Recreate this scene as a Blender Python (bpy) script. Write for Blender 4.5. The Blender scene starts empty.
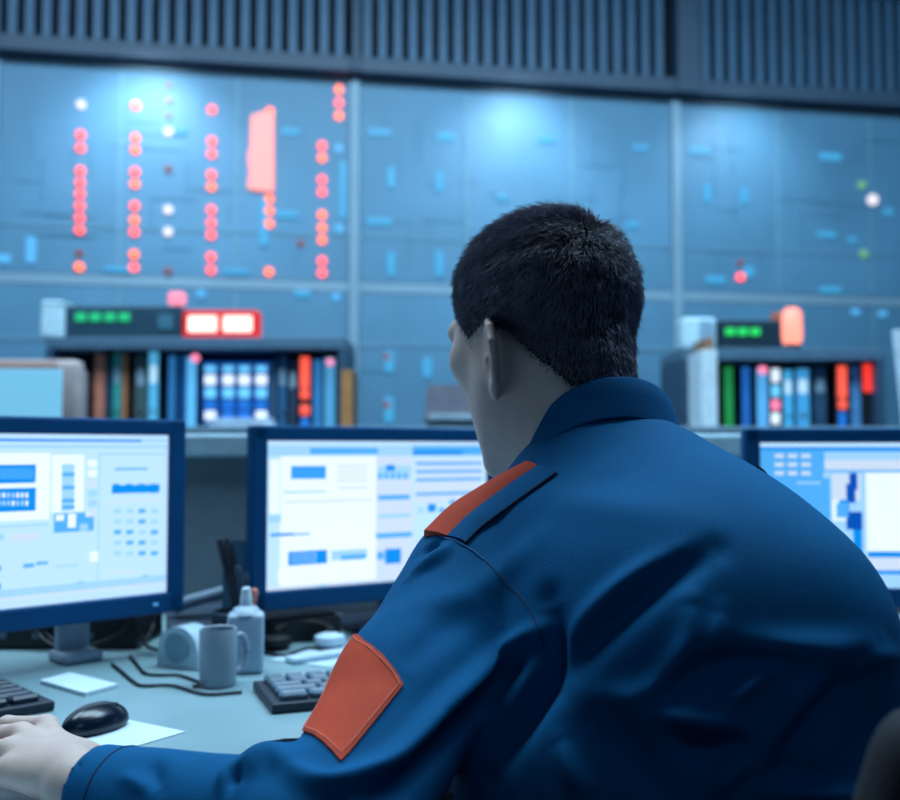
import bpy, bmesh, math, random
import numpy as np
from mathutils import Vector, Matrix
from mathutils.bvhtree import BVHTree
random.seed(7); RNG = np.random.default_rng(7)
SC = bpy.context.scene
COL = SC.collection
PI = math.pi
FPX = 1000.0; CAMZ = 1.07; PITCH = math.atan(0.05)
cp_, sp_ = math.cos(PITCH), math.sin(PITCH)

# ------------------------------------------------------------ measuring helpers
def ray(px, py):
    u = (px - 450) / FPX; v = (400 - py) / FPX
    return Vector((u, cp_ - v * sp_, sp_ + v * cp_))
def P(px, py, Y):
    d = ray(px, py); return Vector((0, 0, CAMZ)) + d * (Y / d.y)
def D(px, py, z=0.75):
    d = ray(px, py); return Vector((0, 0, CAMZ)) + d * ((z - CAMZ) / d.z)

# ------------------------------------------------------------ materials
def lin(c):
    return tuple(((x / 255) / 12.92 if x / 255 <= 0.04045 else ((x / 255 + 0.055) / 1.055) ** 2.4) for x in c)
MATS = {}
def mat(name, rgb, rough=0.6, metal=0.0, var=0.12, scale=30, bump=0.0, bscale=200, spec=0.5, sheen=0.0, coat=0.0, sss=0.0):
    if name in MATS: return MATS[name]
    m = bpy.data.materials.new(name); m.use_nodes = True
    nt = m.node_tree; b = nt.nodes['Principled BSDF']
    c = lin(rgb)
    b.inputs['Roughness'].default_value = rough; b.inputs['Metallic'].default_value = metal
    b.inputs['Specular IOR Level'].default_value = spec
    b.inputs['Sheen Weight'].default_value = sheen
    b.inputs['Coat Weight'].default_value = coat
    if sss: b.inputs['Subsurface Weight'].default_value = sss; b.inputs['Subsurface Scale'].default_value = 0.01; b.inputs['Subsurface Radius'].default_value = (1, .35, .2)
    tc = nt.nodes.new('ShaderNodeTexCoord'); n = nt.nodes.new('ShaderNodeTexNoise')
    n.inputs['Scale'].default_value = scale; n.inputs['Detail'].default_value = 4
    r = nt.nodes.new('ShaderNodeValToRGB')
    r.color_ramp.elements[0].position = 0.3; r.color_ramp.elements[1].position = 0.7
    r.color_ramp.elements[0].color = tuple(x * (1 - var) for x in c) + (1,)
    r.color_ramp.elements[1].color = tuple(min(1, x * (1 + var)) for x in c) + (1,)
    nt.links.new(tc.outputs['Object'], n.inputs['Vector']); nt.links.new(n.outputs['Fac'], r.inputs['Fac'])
    nt.links.new(r.outputs['Color'], b.inputs['Base Color'])
    if bump:
        n2 = nt.nodes.new('ShaderNodeTexNoise'); n2.inputs['Scale'].default_value = bscale
        bp = nt.nodes.new('ShaderNodeBump'); bp.inputs['Strength'].default_value = bump; bp.inputs['Distance'].default_value = 0.002
        nt.links.new(tc.outputs['Object'], n2.inputs['Vector']); nt.links.new(n2.outputs['Fac'], bp.inputs['Height'])
        nt.links.new(bp.outputs['Normal'], b.inputs['Normal'])
    MATS[name] = m; return m
def emit(name, rgb, s=1.0):
    if name in MATS: return MATS[name]
    m = bpy.data.materials.new(name); m.use_nodes = True
    b = m.node_tree.nodes['Principled BSDF']
    c = lin(rgb)
    b.inputs['Base Color'].default_value = tuple(x * .3 for x in c) + (1,)
    b.inputs['Emission Color'].default_value = c + (1,); b.inputs['Emission Strength'].default_value = s
    b.inputs['Roughness'].default_value = 0.4
    MATS[name] = m; return m

# ------------------------------------------------------------ object helpers
def T(o, label=None, cat=None, group=None, kind=None):
    if label: o['label'] = label
    if cat: o['category'] = cat
    if group: o['group'] = group
    if kind: o['kind'] = kind
    return o
def empty(name, loc, rz=0, label=None, cat=None, group=None):
    o = bpy.data.objects.new(name, None); COL.objects.link(o)
    o.location = loc; o.rotation_euler = (0, 0, rz); o.empty_display_size = 0.05
    return T(o, label, cat, group)
def link(name, me, mats, parent=None, smooth=False):
    o = bpy.data.objects.new(name, me); COL.objects.link(o)
    for m in (mats if isinstance(mats, (list, tuple)) else [mats]): me.materials.append(m)
    if parent: o.parent = parent
    if smooth:
        me.shade_smooth()
    return o
class MB:
    def __init__(s): s.bm = bmesh.new()
    def _xf(s, vs, loc, rot):
        M = Matrix.Translation(loc) @ (rot if isinstance(rot, Matrix) else Matrix.Rotation(rot or 0, 4, 'Z'))
        for v in vs: v.co = M @ v.co
    def box(s, c, size, rot=0, bev=0, mi=0, seg=2):
        r = bmesh.ops.create_cube(s.bm, size=1); vs = r['verts']
        for v in vs: v.co = Vector((v.co.x * size[0], v.co.y * size[1], v.co.z * size[2]))
        fs = set(f for v in vs for f in v.link_faces)
        if bev:
            es = list(set(e for v in vs for e in v.link_edges))
            q = bmesh.ops.bevel(s.bm, geom=es, offset=bev, segments=seg, affect='EDGES', profile=0.5)
            vs = list(set(q['verts']) | set(v for v in vs if v.is_valid))
            fs = set(f for v in vs for f in v.link_faces)
        for f in fs: f.material_index = mi
        s._xf(vs, Vector(c), rot); return s
    def cyl(s, c, r, h, r2=None, n=32, rot=0, mi=0, bev=0):
        q = bmesh.ops.create_cone(s.bm, cap_ends=True, segments=n, radius1=r, radius2=r if r2 is None else r2, depth=h)
        vs = q['verts']
        if bev:
            es = [e for e in set(e for v in vs for e in v.link_edges) if any(len(f.verts) > 4 for f in e.link_faces)]
            q = bmesh.ops.bevel(s.bm, geom=es, offset=bev, segments=2, affect='EDGES', profile=0.5)
            vs = list(set(q['verts']) | set(v for v in vs if v.is_valid))
        for f in set(f for v in vs for f in v.link_faces): f.material_index = mi
        s._xf(vs, Vector(c), rot); return s
    def lathe(s, prof, c=(0, 0, 0), n=32, rot=0, mi=0):
        rings = []
        for r, z in prof:
            rings.append([s.bm.verts.new((r * math.cos(2 * PI * k / n), r * math.sin(2 * PI * k / n), z)) for k in range(n)])
        for a, b in zip(rings, rings[1:]):
            for k in range(n):
                s.bm.faces.new((a[k], a[(k + 1) % n], b[(k + 1) % n], b[k])).material_index = mi
        if prof[0][0] > 1e-5: s.bm.faces.new(list(reversed(rings[0]))).material_index = mi
        if prof[-1][0] > 1e-5: s.bm.faces.new(rings[-1]).material_index = mi
        s._xf([v for r in rings for v in r], Vector(c), rot); return s
    def prism(s, pts, z0, z1, mi=0):
        a = [s.bm.verts.new((x, y, z0)) for x, y in pts]; b = [s.bm.verts.new((x, y, z1)) for x, y in pts]
        n = len(pts)
        s.bm.faces.new(list(reversed(a))).material_index = mi; s.bm.faces.new(b).material_index = mi
        for k in range(n): s.bm.faces.new((a[k], a[(k + 1) % n], b[(k + 1) % n], b[k])).material_index = mi
        return s
    def tube(s, pts, r, n=10, mi=0, rend=None):
        pts = [Vector(p) for p in pts]
        rings = []
        up = Vector((0, 0, 1))
        m = len(pts)
        for i, p in enumerate(pts):
            t = (pts[min(i + 1, m - 1)] - pts[max(i - 1, 0)]).normalized()
            a = t.cross(up)
            if a.length < 1e-3: a = t.cross(Vector((1, 0, 0)))
            a.normalize(); b = a.cross(t)
            rr = r if rend is None else r + (rend - r) * i / (m - 1)
            rings.append([s.bm.verts.new(p + a * (rr * math.cos(2 * PI * k / n)) + b * (rr * math.sin(2 * PI * k / n))) for k in range(n)])
        for a, b in zip(rings, rings[1:]):
            for k in range(n):
                s.bm.faces.new((a[k], a[(k + 1) % n], b[(k + 1) % n], b[k])).material_index = mi
        s.bm.faces.new(list(reversed(rings[0]))).material_index = mi; s.bm.faces.new(rings[-1]).material_index = mi
        return s
    def quad(s, a, b, c, d, mi=0):
        s.bm.faces.new([s.bm.verts.new(x) for x in (a, b, c, d)]).material_index = mi; return s
    def build(s, name, mats, parent=None, smooth=False, label=None):
        bmesh.ops.recalc_face_normals(s.bm, faces=s.bm.faces)
        me = bpy.data.meshes.new(name); s.bm.to_mesh(me); s.bm.free()
        o = link(name, me, mats, parent)
        if smooth:
            for p in me.polygons: p.use_smooth = True
            try: me.set_sharp_from_angle(angle=math.radians(40))
            except Exception: pass
        if label: o['label'] = label
        return o
def spline(pts, n=8):
    pts = [Vector(p) for p in pts]; out = []
    q = [pts[0] * 2 - pts[1]] + pts + [pts[-1] * 2 - pts[-2]]
    for i in range(1, len(q) - 2):
        for k in range(n):
            t = k / n; a, b, c, d = q[i - 1], q[i], q[i + 1], q[i + 2]
            out.append(0.5 * ((2 * b) + (c - a) * t + (2 * a - 5 * b + 4 * c - d) * t * t + (3 * b - a - 3 * c + d) * t ** 3))
    out.append(pts[-1]); return out

# ------------------------------------------------------------ distance field modelling
def V(*a): return np.array(a, float)
def cone(Pn, a, b, r1, r2):
    a = V(*a); b = V(*b); ab = b - a
    t = np.clip(((Pn - a) @ ab) / (ab @ ab), 0, 1)
    return np.linalg.norm(Pn - a - t[:, None] * ab, axis=1) - (r1 + t * (r2 - r1))
def ell(Pn, c, rad, R=None):
    q = Pn - V(*c)
    if R is not None: q = q @ R.T
    rad = V(*rad)
    k0 = np.linalg.norm(q / rad, axis=1); k1 = np.linalg.norm(q / rad ** 2, axis=1) + 1e-9
    return k0 * (k0 - 1) / k1
def smin(a, b, k):
    h = np.clip(0.5 + 0.5 * (b - a) / k, 0, 1)
    return b * (1 - h) + a * h - k * h * (1 - h)
def smax(a, b, k): return -smin(-a, -b, k)
def sparse_mesh(name, f, lo, hi, h, B=8, margin=1.5):
    lo = V(*lo); hi = V(*hi); S = B * h
    nb = np.ceil((hi - lo) / S).astype(int)
    g = np.stack(np.meshgrid(*[np.arange(n) for n in nb], indexing='ij'), -1).reshape(-1, 3)
    d = np.concatenate([f(lo + (c + .5) * S) for c in np.array_split(g, max(1, len(g) // 150000))])
    g = g[np.abs(d) < S * 0.87 * margin]
    o = np.stack(np.meshgrid(*[np.arange(B + 1)] * 3, indexing='ij'), -1).reshape(-1, 3)
    cells, verts, fe = [], [], []
    corners = [(i, j, k) for i in (0, 1) for j in (0, 1) for k in (0, 1)]
    edges = [(a, b) for a in range(8) for b in range(a + 1, 8) if sum(abs(corners[a][q] - corners[b][q]) for q in range(3)) == 1]
    for ch in np.array_split(g, max(1, len(g) // 300)):
        if not len(ch): continue
        pts = lo + (ch[:, None, :] * B + o[None]) * h
        val = f(pts.reshape(-1, 3)).reshape(len(ch), B + 1, B + 1, B + 1)
        cv = np.stack([val[:, i:i + B, j:j + B, k:k + B] for i, j, k in corners], -1)
        ins = cv < 0
        ac = ins.any(-1) & ~ins.all(-1)
        idx = np.argwhere(ac)
        if not len(idx): continue
        c = cv[ac]; s = np.zeros((len(c), 3)); n = np.zeros(len(c))
        for a, b in edges:
            x = (c[:, a] < 0) != (c[:, b] < 0)
            t = c[:, a] / (c[:, a] - c[:, b] + 1e-12)
            p = V(*corners[a]) + np.clip(t, 0, 1)[:, None] * (V(*corners[b]) - V(*corners[a]))
            s += p * x[:, None]; n += x
        cell = ch[idx[:, 0]] * B + idx[:, 1:]
        cells.append(cell); verts.append(lo + (cell + s / n[:, None]) * h)
        fe.append(np.stack([c[:, 0] < 0, c[:, 4] < 0, c[:, 2] < 0, c[:, 1] < 0], -1))
    cells = np.concatenate(cells); verts = np.concatenate(verts); fe = np.concatenate(fe)
    key = (cells[:, 0] * 100003 + cells[:, 1]) * 100003 + cells[:, 2]
    order = np.argsort(key); key = key[order]; cells = cells[order]; verts = verts[order]; fe = fe[order]
    def look(c):
        k = (c[:, 0] * 100003 + c[:, 1]) * 100003 + c[:, 2]
        i = np.searchsorted(key, k); i = np.clip(i, 0, len(key) - 1)
        return np.where(key[i] == k, i, -1)
    quads = []
    ax = np.eye(3, dtype=int)
    for q, (u, v) in enumerate([(1, 2), (2, 0), (0, 1)]):
        m = fe[:, 0] != fe[:, q + 1]
        c = cells[m]; i0 = np.nonzero(m)[0]
        i1 = look(c - ax[u]); i2 = look(c - ax[u] - ax[v]); i3 = look(c - ax[v])
        ok = (i1 >= 0) & (i2 >= 0) & (i3 >= 0)
        Q = np.stack([i0, i1, i2, i3], -1); fl = ~fe[m][:, 0]
        Q[fl] = Q[fl][:, ::-1]
        quads.append(Q[ok])
    Q = np.concatenate(quads)
    # light smoothing
    e = np.concatenate([Q[:, [0, 1]], Q[:, [1, 2]], Q[:, [2, 3]], Q[:, [3, 0]]]); e = np.concatenate([e, e[:, ::-1]])
    cnt = np.bincount(e[:, 0], minlength=len(verts)).astype(float)
    for w in (0.5, 0.5):
        av = np.stack([np.bincount(e[:, 0], verts[e[:, 1], k], minlength=len(verts)) for k in range(3)], -1) / np.maximum(cnt, 1)[:, None]
        verts = np.where(cnt[:, None] > 0, verts * (1 - w) + av * w, verts)
    return verts, Q
def raw_mesh(name, verts, Q):
    me = bpy.data.meshes.new(name)
    me.vertices.add(len(verts)); me.vertices.foreach_set('co', verts.astype(np.float32).ravel())
    me.loops.add(Q.size); me.loops.foreach_set('vertex_index', Q.astype(np.int32).ravel())
    me.polygons.add(len(Q)); me.polygons.foreach_set('loop_start', np.arange(0, Q.size, Q.shape[1], dtype=np.int32))
    me.update(calc_edges=True); me.validate()
    me.shade_smooth(); return me
def vnormals(verts, Q):
    n = np.cross(verts[Q[:, 2]] - verts[Q[:, 0]], verts[Q[:, 3 % Q.shape[1]]] - verts[Q[:, 1]])
    out = np.zeros_like(verts)
    for k in range(Q.shape[1]):
        for j in range(3): out[:, j] += np.bincount(Q[:, k], n[:, j], minlength=len(verts))
    return out / (np.linalg.norm(out, axis=1)[:, None] + 1e-12)

# ============================================================ ROOM
WY = math.radians(9.8)
WO = Vector((0, 4.5, 0)); WE = Vector((math.cos(WY), math.sin(WY), 0)); WN = Vector((math.sin(WY), -math.cos(WY), 0))
def WP(px, py, off=0.0):
    d = ray(px, py); o = Vector((0, 0, CAMZ)); w = WO + WN * off
    t = (w - o).dot(WN) / d.dot(WN); p = o + d * t - WO
    return p.dot(WE), p.z      # along-wall, height
def wpt(s, z, off=0): return WO + WE * s + WN * off + Vector((0, 0, z))

m_floor = mat('floor_vinyl', (44, 54, 64), .5, var=.15, scale=8)
m_ceil = mat('ceiling_tile', (120, 130, 140), .9, var=.05)
m_wall = mat('painted_wall', (70, 95, 115), .85, var=.06, scale=3)
MB().box((0.4, 1.2, -0.05), (11, 10.6, .1)).build('floor', m_floor)['kind'] = 'structure'
MB().box((0.4, 1.2, 3.65), (11, 10.6, .1)).build('ceiling', m_ceil)['kind'] = 'structure'
MB().box((-4.6, 1.2, 1.8), (.1, 10.6, 3.6)).build('wall_left', m_wall)['kind'] = 'structure'
MB().box((5.4, 1.2, 1.8), (.1, 10.6, 3.6)).build('wall_right', m_wall)['kind'] = 'structure'
MB().box((0.4, -3.6, 1.8), (10, .1, 3.6)).build('wall_back', m_wall)['kind'] = 'structure'
c = wpt(0.3, 1.8, -0.16)
MB().box(c, (11, .1, 3.6), WY).build('wall_front', m_wall)['kind'] = 'structure'

# mullions of the panel wall
m_mull = mat('mullion_metal', (140, 170, 188), .45, var=.05, scale=4)
m_mull2 = mat('mullion_seam', (80, 128, 158), .5, var=.05, scale=4)
sA = WP(354, 250)[0]; sB = WP(677, 250)[0]; bay = sB - sA
zTop = WP(450, 84)[1]; zMid = WP(450, 290)[1]
edges_s = [sA - 2 * bay, sA - bay, sA, sB, sB + bay, sB + 2 * bay]
n = 1
for s in edges_s:
    w = .045
    MB().box(wpt(s, (zTop + .3) / 2 , -.02), (w, .07, zTop - .3), WY, bev=.004).build('trim_%d' % n, m_mull)['kind'] = 'structure'; n += 1
for z, w in ((zMid, .045), (zTop - .012, .03), (.32, .05)):
    MB().box(wpt((edges_s[0] + edges_s[-1]) / 2, z, -.025), (edges_s[-1] - edges_s[0], .05, w), WY, bev=.004).build('trim_%d' % n, m_mull)['kind'] = 'structure'; n += 1
MB().box(wpt(.3, .15, -.03), (10.5, .06, .3), WY).build('baseboard_front', mat('base_dark', (40, 52, 62), .6))['kind'] = 'structure'

# display boards (one per bay and row) with their lamps
m_board = mat('board_enamel_haze', (92, 142, 172), .5, var=.14, scale=1.6, spec=.5)  # haze put into the colour: lightened, with broad soft brightness drift
m_seam = mat('board_seam', (112, 156, 178), .5)
m_mark = mat('board_mark', (80, 130, 158), .5)
E_red = emit('lamp_red', (255, 84, 84), 2.6); E_or = emit('lamp_orange', (255, 108, 70), 2.4); E_wh = emit('lamp_white', (235, 225, 235), 1.2)
E_pink = emit('lamp_pink', (255, 150, 145), 1.35); E_dim = emit('lamp_dim_red', (170, 90, 80), .5)
E_bl = emit('lamp_blue', (84, 170, 225), 1.05); E_cy = emit('lamp_cyan', (70, 170, 220), .8); E_gr = emit('lamp_green', (120, 190, 130), .8)
lamps = []     # (px, py, kind, w, h) ; round lamps have h = None
def col_(x0, x1, ys, kinds):
    y0, y1 = ys[0], ys[-1]
    for y, k in zip(ys, kinds): lamps.append((x0 + (x1 - x0) * (y - y0) / (y1 - y0), y, k, None, None))
col_(81.5, 79.5, [105, 135, 148, 171, 182.5, 194, 206, 218, 230, 253, 267], 'wrrrrrrrrdo')
col_(136, 134, [106, 138, 150, 172, 184, 206, 220, 232, 254.5, 267.5], 'woorororor'.replace('w', 'o'))
col_(212, 211, [110, 141.5, 154, 175, 187, 210, 223, 235, 257, 270], 'rrrrorrrrr')
col_(169, 168, [86, 101, 116, 132, 169, 210, 232, 271], 'hdhwdwwd')
col_(270, 269, [112, 199, 211, 224, 272], 'ooooo')
col_(339, 339, [90, 103, 116], 'oro')
col_(322, 322, [146, 158, 180, 192, 215, 228, 240, 261, 273], 'rorrooorr')
lamps += [(339, 149, 'b', None, None), (339, 229, 'b', None, None), (301, 243, 'd', None, None), (740, 263, 'd', None, None), (740, 277, 'r', None, None),
          (861, 185, 'g', None, None), (863, 254, 'g', None, None), (872, 200, 'W', None, None), (201, 294, 'b', None, None), (336, 297, 'b', None, None),
          (387, 357, 'd', None, None), (387, 405, 'd', None, None), (389, 359, 'd', None, None)]
lamps = [l for l in lamps if l[:2] != (389, 359)]
rects = [(31, 250, 'b', 9, 26), (4, 259, 'b', 12, 8), (302, 294, 'c', 16, 7), (287, 215, 'c', 22, 7), (264, 222, 'c', 9, 50), (236, 272, 'c', 24, 5), (120, 270, 'c', 30, 5),
         (380, 133, 'c', 24, 7), (445, 137, 'c', 18, 10), (391, 178, 'c', 8, 22), (439, 182, 'c', 8, 22), (379, 222, 'c', 26, 7), (391, 264, 'c', 8, 24), (439, 264, 'c', 8, 26),
         (546, 140, 'c', 20, 8), (632, 225, 'c', 14, 6), (640, 148, 'c', 18, 6), (502, 198, 'c', 14, 6),
         (699, 151, 'c', 24, 8), (707, 194, 'c', 8, 20), (744, 196, 'c', 8, 18), (830, 157, 'c', 26, 8), (826, 235, 'c', 22, 6), (852, 240, 'c', 10, 5), (830, 290, 'c', 26, 6), (888, 212, 'c', 10, 6), (748, 272, 'c', 12, 12), (715, 280, 'c', 22, 8),
         (389, 362, 'c', 9, 22), (427, 368, 'c', 9, 20), (389, 410, 'c', 9, 26), (343, 190, 'c', 7, 60), (855, 312, 'b', 10, 6), (882, 314, 'b', 10, 6), (180, 132, 'c', 14, 7), (290, 132, 'c', 18, 7)]
KM = {'r': E_red, 'o': E_or, 'w': E_wh, 'W': E_wh, 'h': E_dim, 'd': E_dim, 'b': E_bl, 'c': E_cy, 'g': E_gr}
KL = {'r': 'lit red indicator lamp', 'o': 'lit orange indicator lamp', 'w': 'pale white indicator lamp', 'W': 'large white indicator lamp', 'h': 'faint reddish indicator lamp', 'd': 'dim reddish indicator lamp', 'b': 'blue indicator lamp', 'c': 'dim cyan display segment', 'g': 'green indicator lamp'}
rows = [(zMid + .0225, zTop - .03, 'upper'), (.345, zMid - .0225, 'lower')]
names = [None, 'left', 'middle', 'right', None]
LBL = {('upper', 1): 'tall blue mimic board with columns of red lamps and a pink lit block',
       ('upper', 2): 'tall blue board with cyan segments directly behind the man\'s head, no red lamps',
       ('upper', 3): 'tall blue board above the right bookshelf with a green and a white lamp',
       ('lower', 1): 'lower blue board behind the left bookshelf with two blue lamps',
       ('lower', 2): 'lower blue board between the two bookshelves with two dim orange lamps',
       ('lower', 3): 'lower blue board behind the right bookshelf',
       ('upper', 0): 'tall blank blue board at the far left end of the wall', ('lower', 0): 'lower blank blue board at the far left end of the wall',
       ('upper', 4): 'tall blank blue board at the far right end of the wall', ('lower', 4): 'lower blank blue board at the far right end of the wall'}
def lamp_disc(mb, s, z, r):
    # short round stud sticking out of the board
    M = Matrix.Rotation(PI / 2, 4, 'X')
    mb.cyl((s, -.006, z), r, .012, n=20, rot=M)
for bi in range(5):
    s0, s1 = edges_s[bi] + .0225, edges_s[bi + 1] - .0225
    for (z0, z1, rn) in rows:
        e = empty('mimic_board', wpt(s0, z0), WY, LBL[(rn, bi)], 'wall display board', 'blue display boards on the far wall')
        w, h = s1 - s0, z1 - z0
        sm = MB(); sm.box((w / 2, .03, h / 2), (w - .006, .06, h - .006))
        for k in (1, 2): sm.box((w * k / 3, -.002, h / 2), (.014, .006, h - .01), mi=1)
        if rn == 'lower':
            zz = WP(400, 345)[1] - z0; sm.box((w / 2, -.002, zz), (w - .01, .006, .014), mi=1)
            sm.box((w / 2, -.002, .62), (w - .01, .006, .014), mi=1)
        else:
            sm.box((w / 2, -.002, h * .23), (w - .01, .005, .008), mi=1)
        if bi in (1, 2, 3):
            mk = sm
            for _ in range(26 if rn == 'upper' else 8):
                a = random.uniform(.08, w - .2); b = random.uniform(.08, h - .1)
                if random.random() < .5: mk.box((a, -.0015, b), (random.uniform(.08, .3), .003, .006), mi=2)
                else: mk.box((a, -.0015, b), (.006, .003, random.uniform(.05, .2)), mi=2)
        sm.build('panel', [m_board, m_seam, m_mark], e)
        for (px, py, k, _, _) in lamps:
            s, z = WP(px, py)
            if s0 < s < s1 and z0 < z < z1:
                mb = MB(); lamp_disc(mb, s - s0, z - z0, {'W': .026, 'h': .012, 'd': .014}.get(k, .0185))
                mb.build('indicator_light', KM[k], e, label=KL[k])
        for (px, py, k, pw, ph) in rects:
            s, z = WP(px, py)
            if s0 < s < s1 and z0 < z < z1:
                MB().box((s - s0, -.005, z - z0), (pw * .0043, .01, ph * .0043), bev=.003).build('display_segment', KM[k], e, label=KL[k])
        if rn == 'upper' and bi == 1:
            # stepped block of merged lamps
            poly = [(251, 117), (262, 113), (274, 114), (274, 192), (258, 191), (248, 189), (248, 180), (250, 176), (248, 162), (248, 154), (250, 150)]
            q = [WP(a, b) for a, b in poly]
            bm = bmesh.new()
            f_ = [bm.verts.new((s - s0, -.02, z - z0)) for s, z in q]; g_ = [bm.verts.new((s - s0, -.001, z - z0)) for s, z in q]
            bm.faces.new(f_); bm.faces.new(list(reversed(g_)))
            for k in range(len(q)): bm.faces.new((f_[k], g_[k], g_[(k + 1) % len(q)], f_[(k + 1) % len(q)]))
            mb = MB(); mb.bm.free(); mb.bm = bm; mb.build('alarm_block', E_pink, e, label='glowing pink alarm block')

# slatted bulkhead above the boards
m_slat = mat('slat_metal', (66, 100, 128), .5, var=.1, scale=4)
m_gap = mat('slat_gap', (14, 22, 36), .8)
m_bulk = mat('bulkhead_metal', (50, 72, 94), .5, var=.08, scale=3)
zt = zTop + .62
pg = WP(682, 60)[0]
secs = [(edges_s[0], sA - .02, 'slatted ventilation grille over the left boards with red lamps'), (sA + .02, pg - .06, 'slatted ventilation grille above the man, left of the grille post'), (pg + .06, edges_s[-1], 'slatted ventilation grille at the top right, right of the grille post')]
for s0, s1, lb in secs:
    e = empty('ventilation_grille', wpt(s0, zTop), WY, lb, 'grille', 'dark slatted grilles along the top of the wall')
    w = s1 - s0
    fr = MB(); fr.box((w / 2, -.05, .035), (w, .06, .07), bev=.004); fr.box((w / 2, -.05, .575), (w, .06, .09), bev=.004)
    fr.build('frame', m_bulk, e)
    MB().box((w / 2, .03, .31), (w, .02, .48)).build('back_panel', m_gap, e)
    sl = MB(); k = 0; x = .03
    while x < w - .02:
        sl.box((x, -.045, .30), (.034, .045, .47)); x += .0685
    sl.build('slats', m_slat, e)
o = MB().box(wpt(pg, zTop + .31, .045), (.115, .09, .62), WY, bev=.005).build('trim_%d' % n, m_bulk); o['kind'] = 'structure'; n += 1
o = MB().box(wpt(sA, zTop + .31, .045), (.035, .09, .62), WY, bev=.003).build('trim_%d' % n, m_bulk); o['kind'] = 'structure'; n += 1
o = MB().box(wpt(.3, (zt + 3.6) / 2, .12), (10.5, .36, 3.6 - zt), WY).build('trim_%d' % n, mat('bulkhead_top', (60, 72, 96), .6)); o['kind'] = 'structure'; n += 1

# ============================================================ BACK ROW: bookshelves and what stands on them
m_shelf = mat('shelf_grey', (44, 74, 98), .55, var=.08)
m_shelfd = mat('shelf_dark', (22, 36, 52), .7)
def bookshelf(px0, px1, pyt, Y, label):
    a = P(px0, pyt, Y); b = P(px1, pyt, Y); zt = a.z; w = b.x - a.x
    zb = P(px0, 431, Y).z
    e = empty('bookshelf', (a.x, Y, 0), 0, label, 'bookshelf')
    dpt = .34
    MB().box((w / 2, dpt / 2, zt - .02), (w, dpt, .04), bev=.004).build('top_board', mat('shelf_top', (74, 104, 126), .5), e)
    for x in (.012, w - .012): MB().box((x, dpt / 2, (zt - .04) / 2), (.024, dpt, zt - .04)).build('side_panel', m_shelf, e)
    MB().box((w / 2, dpt - .01, (zt - .04) / 2), (w - .048, .02, zt - .04)).build('back_panel', m_shelfd, e)
    for z in (zb - .012, zb - .4, .1): MB().box((w / 2, dpt / 2 - .01, z), (w - .048, dpt - .02, .024)).build('shelf', m_shelf, e)
    for k in (0, 1):
        d = MB().box((w * (.25 + .5 * k), -.01, .42), (w / 2 - .03, .02, .60), bev=.003).build('door', m_shelf, e)
        MB().box((w * (.25 + .5 * k) + (.09 if k == 0 else -.09), -.028, .6), (.012, .016, .12), bev=.003).build('handle', mat('chrome', (170, 180, 190), .3, 1), d)
    return a.x, zt, zb, w, e
YL = 3.3
xl, ztl, zbl, wl, _ = bookshelf(46, 346, 337, YL, 'grey bookshelf on the left holding binders and lit blue equipment')
xr, ztr, zbr, wr, _ = bookshelf(682, 884, 348, YL, 'grey bookshelf on the right behind the man\'s shoulder')
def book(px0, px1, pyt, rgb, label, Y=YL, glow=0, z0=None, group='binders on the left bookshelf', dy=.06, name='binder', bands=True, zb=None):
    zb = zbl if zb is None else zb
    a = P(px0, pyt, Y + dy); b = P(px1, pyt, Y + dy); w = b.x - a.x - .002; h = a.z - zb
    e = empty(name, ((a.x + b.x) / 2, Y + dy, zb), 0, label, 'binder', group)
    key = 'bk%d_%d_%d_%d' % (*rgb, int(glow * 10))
    m = emit(key, rgb, glow) if glow else mat(key, rgb, .55, var=.2, scale=25)  # glow makes the spine emit light, though a binder is no lamp
    pm = mat('paper_block', (190, 205, 215), .9)
    w = max(w, .008)
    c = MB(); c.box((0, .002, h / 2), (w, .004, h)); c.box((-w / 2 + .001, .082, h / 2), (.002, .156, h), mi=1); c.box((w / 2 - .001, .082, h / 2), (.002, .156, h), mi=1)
    c.build('cover', [m, mat('cs%d_%d_%d' % rgb, tuple(x * .45 for x in rgb), .6)], e)  # shade put into the side covers: darkened copy of the spine colour
    MB().box((0, .08, h / 2 - .004), (w - .005, .15, h - .016)).build('pages', pm, e)
    if bands and w > .02:
        MB().box((0, -.001, h * .72), (w * .7, .002, h * .22)).build('spine_label', mat('spl', (150, 175, 190), .7) if not glow else emit('spl_e', (190, 230, 255), .9), e)
        MB().lathe([(0, 0), (w * .22, 0), (w * .22, .003), (w * .14, .003), (w * .14, .001), (0, .001)], (0, -.001, h * .25), 16, Matrix.Rotation(PI / 2, 4, 'X')).build('finger_ring', mat('chrome', (170, 180, 190), .3, 1), e)
    return e, w, h
G1, G2 = 'binders on the left bookshelf', 'binders on the right bookshelf'
book(94.5, 105.5, 354, (196, 120, 96), 'orange brown binder, leftmost on the left bookshelf', bands=False)
book(106.5, 112.5, 357, (20, 62, 84), 'thin dark teal slab filling the shaded gap between the orange and the green binder', bands=False)  # dark filler standing in for the shaded gap between two binders
book(113.5, 121.5, 353, (50, 160, 150), 'bright teal green binder on the left bookshelf')
book(122, 128, 354, (176, 112, 76), 'thin rust coloured book right of the teal green binder', bands=False)
book(135, 147.5, 356, (70, 92, 92), 'dull grey olive binder right of the rust coloured book')
book(149, 158.5, 352, (86, 186, 236), 'pale blue glowing binder standing alone left of two blue ones', glow=.75)
book(168.5, 176, 356, (50, 130, 200), 'mid blue glowing binder left of the thin dark blue one', glow=.6, bands=False)
book(179.5, 185, 356, (10, 84, 160), 'thin glowing deep blue book on the left bookshelf', glow=.5, bands=False)
book(186.6, 196.5, 357, (96, 190, 250), 'bright glowing sky blue binder with a red lamp at its top', glow=.85, bands=False)
book(270, 277, 360, (52, 84, 108), 'dull slate book right of the glowing blue rack', bands=False)
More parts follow.
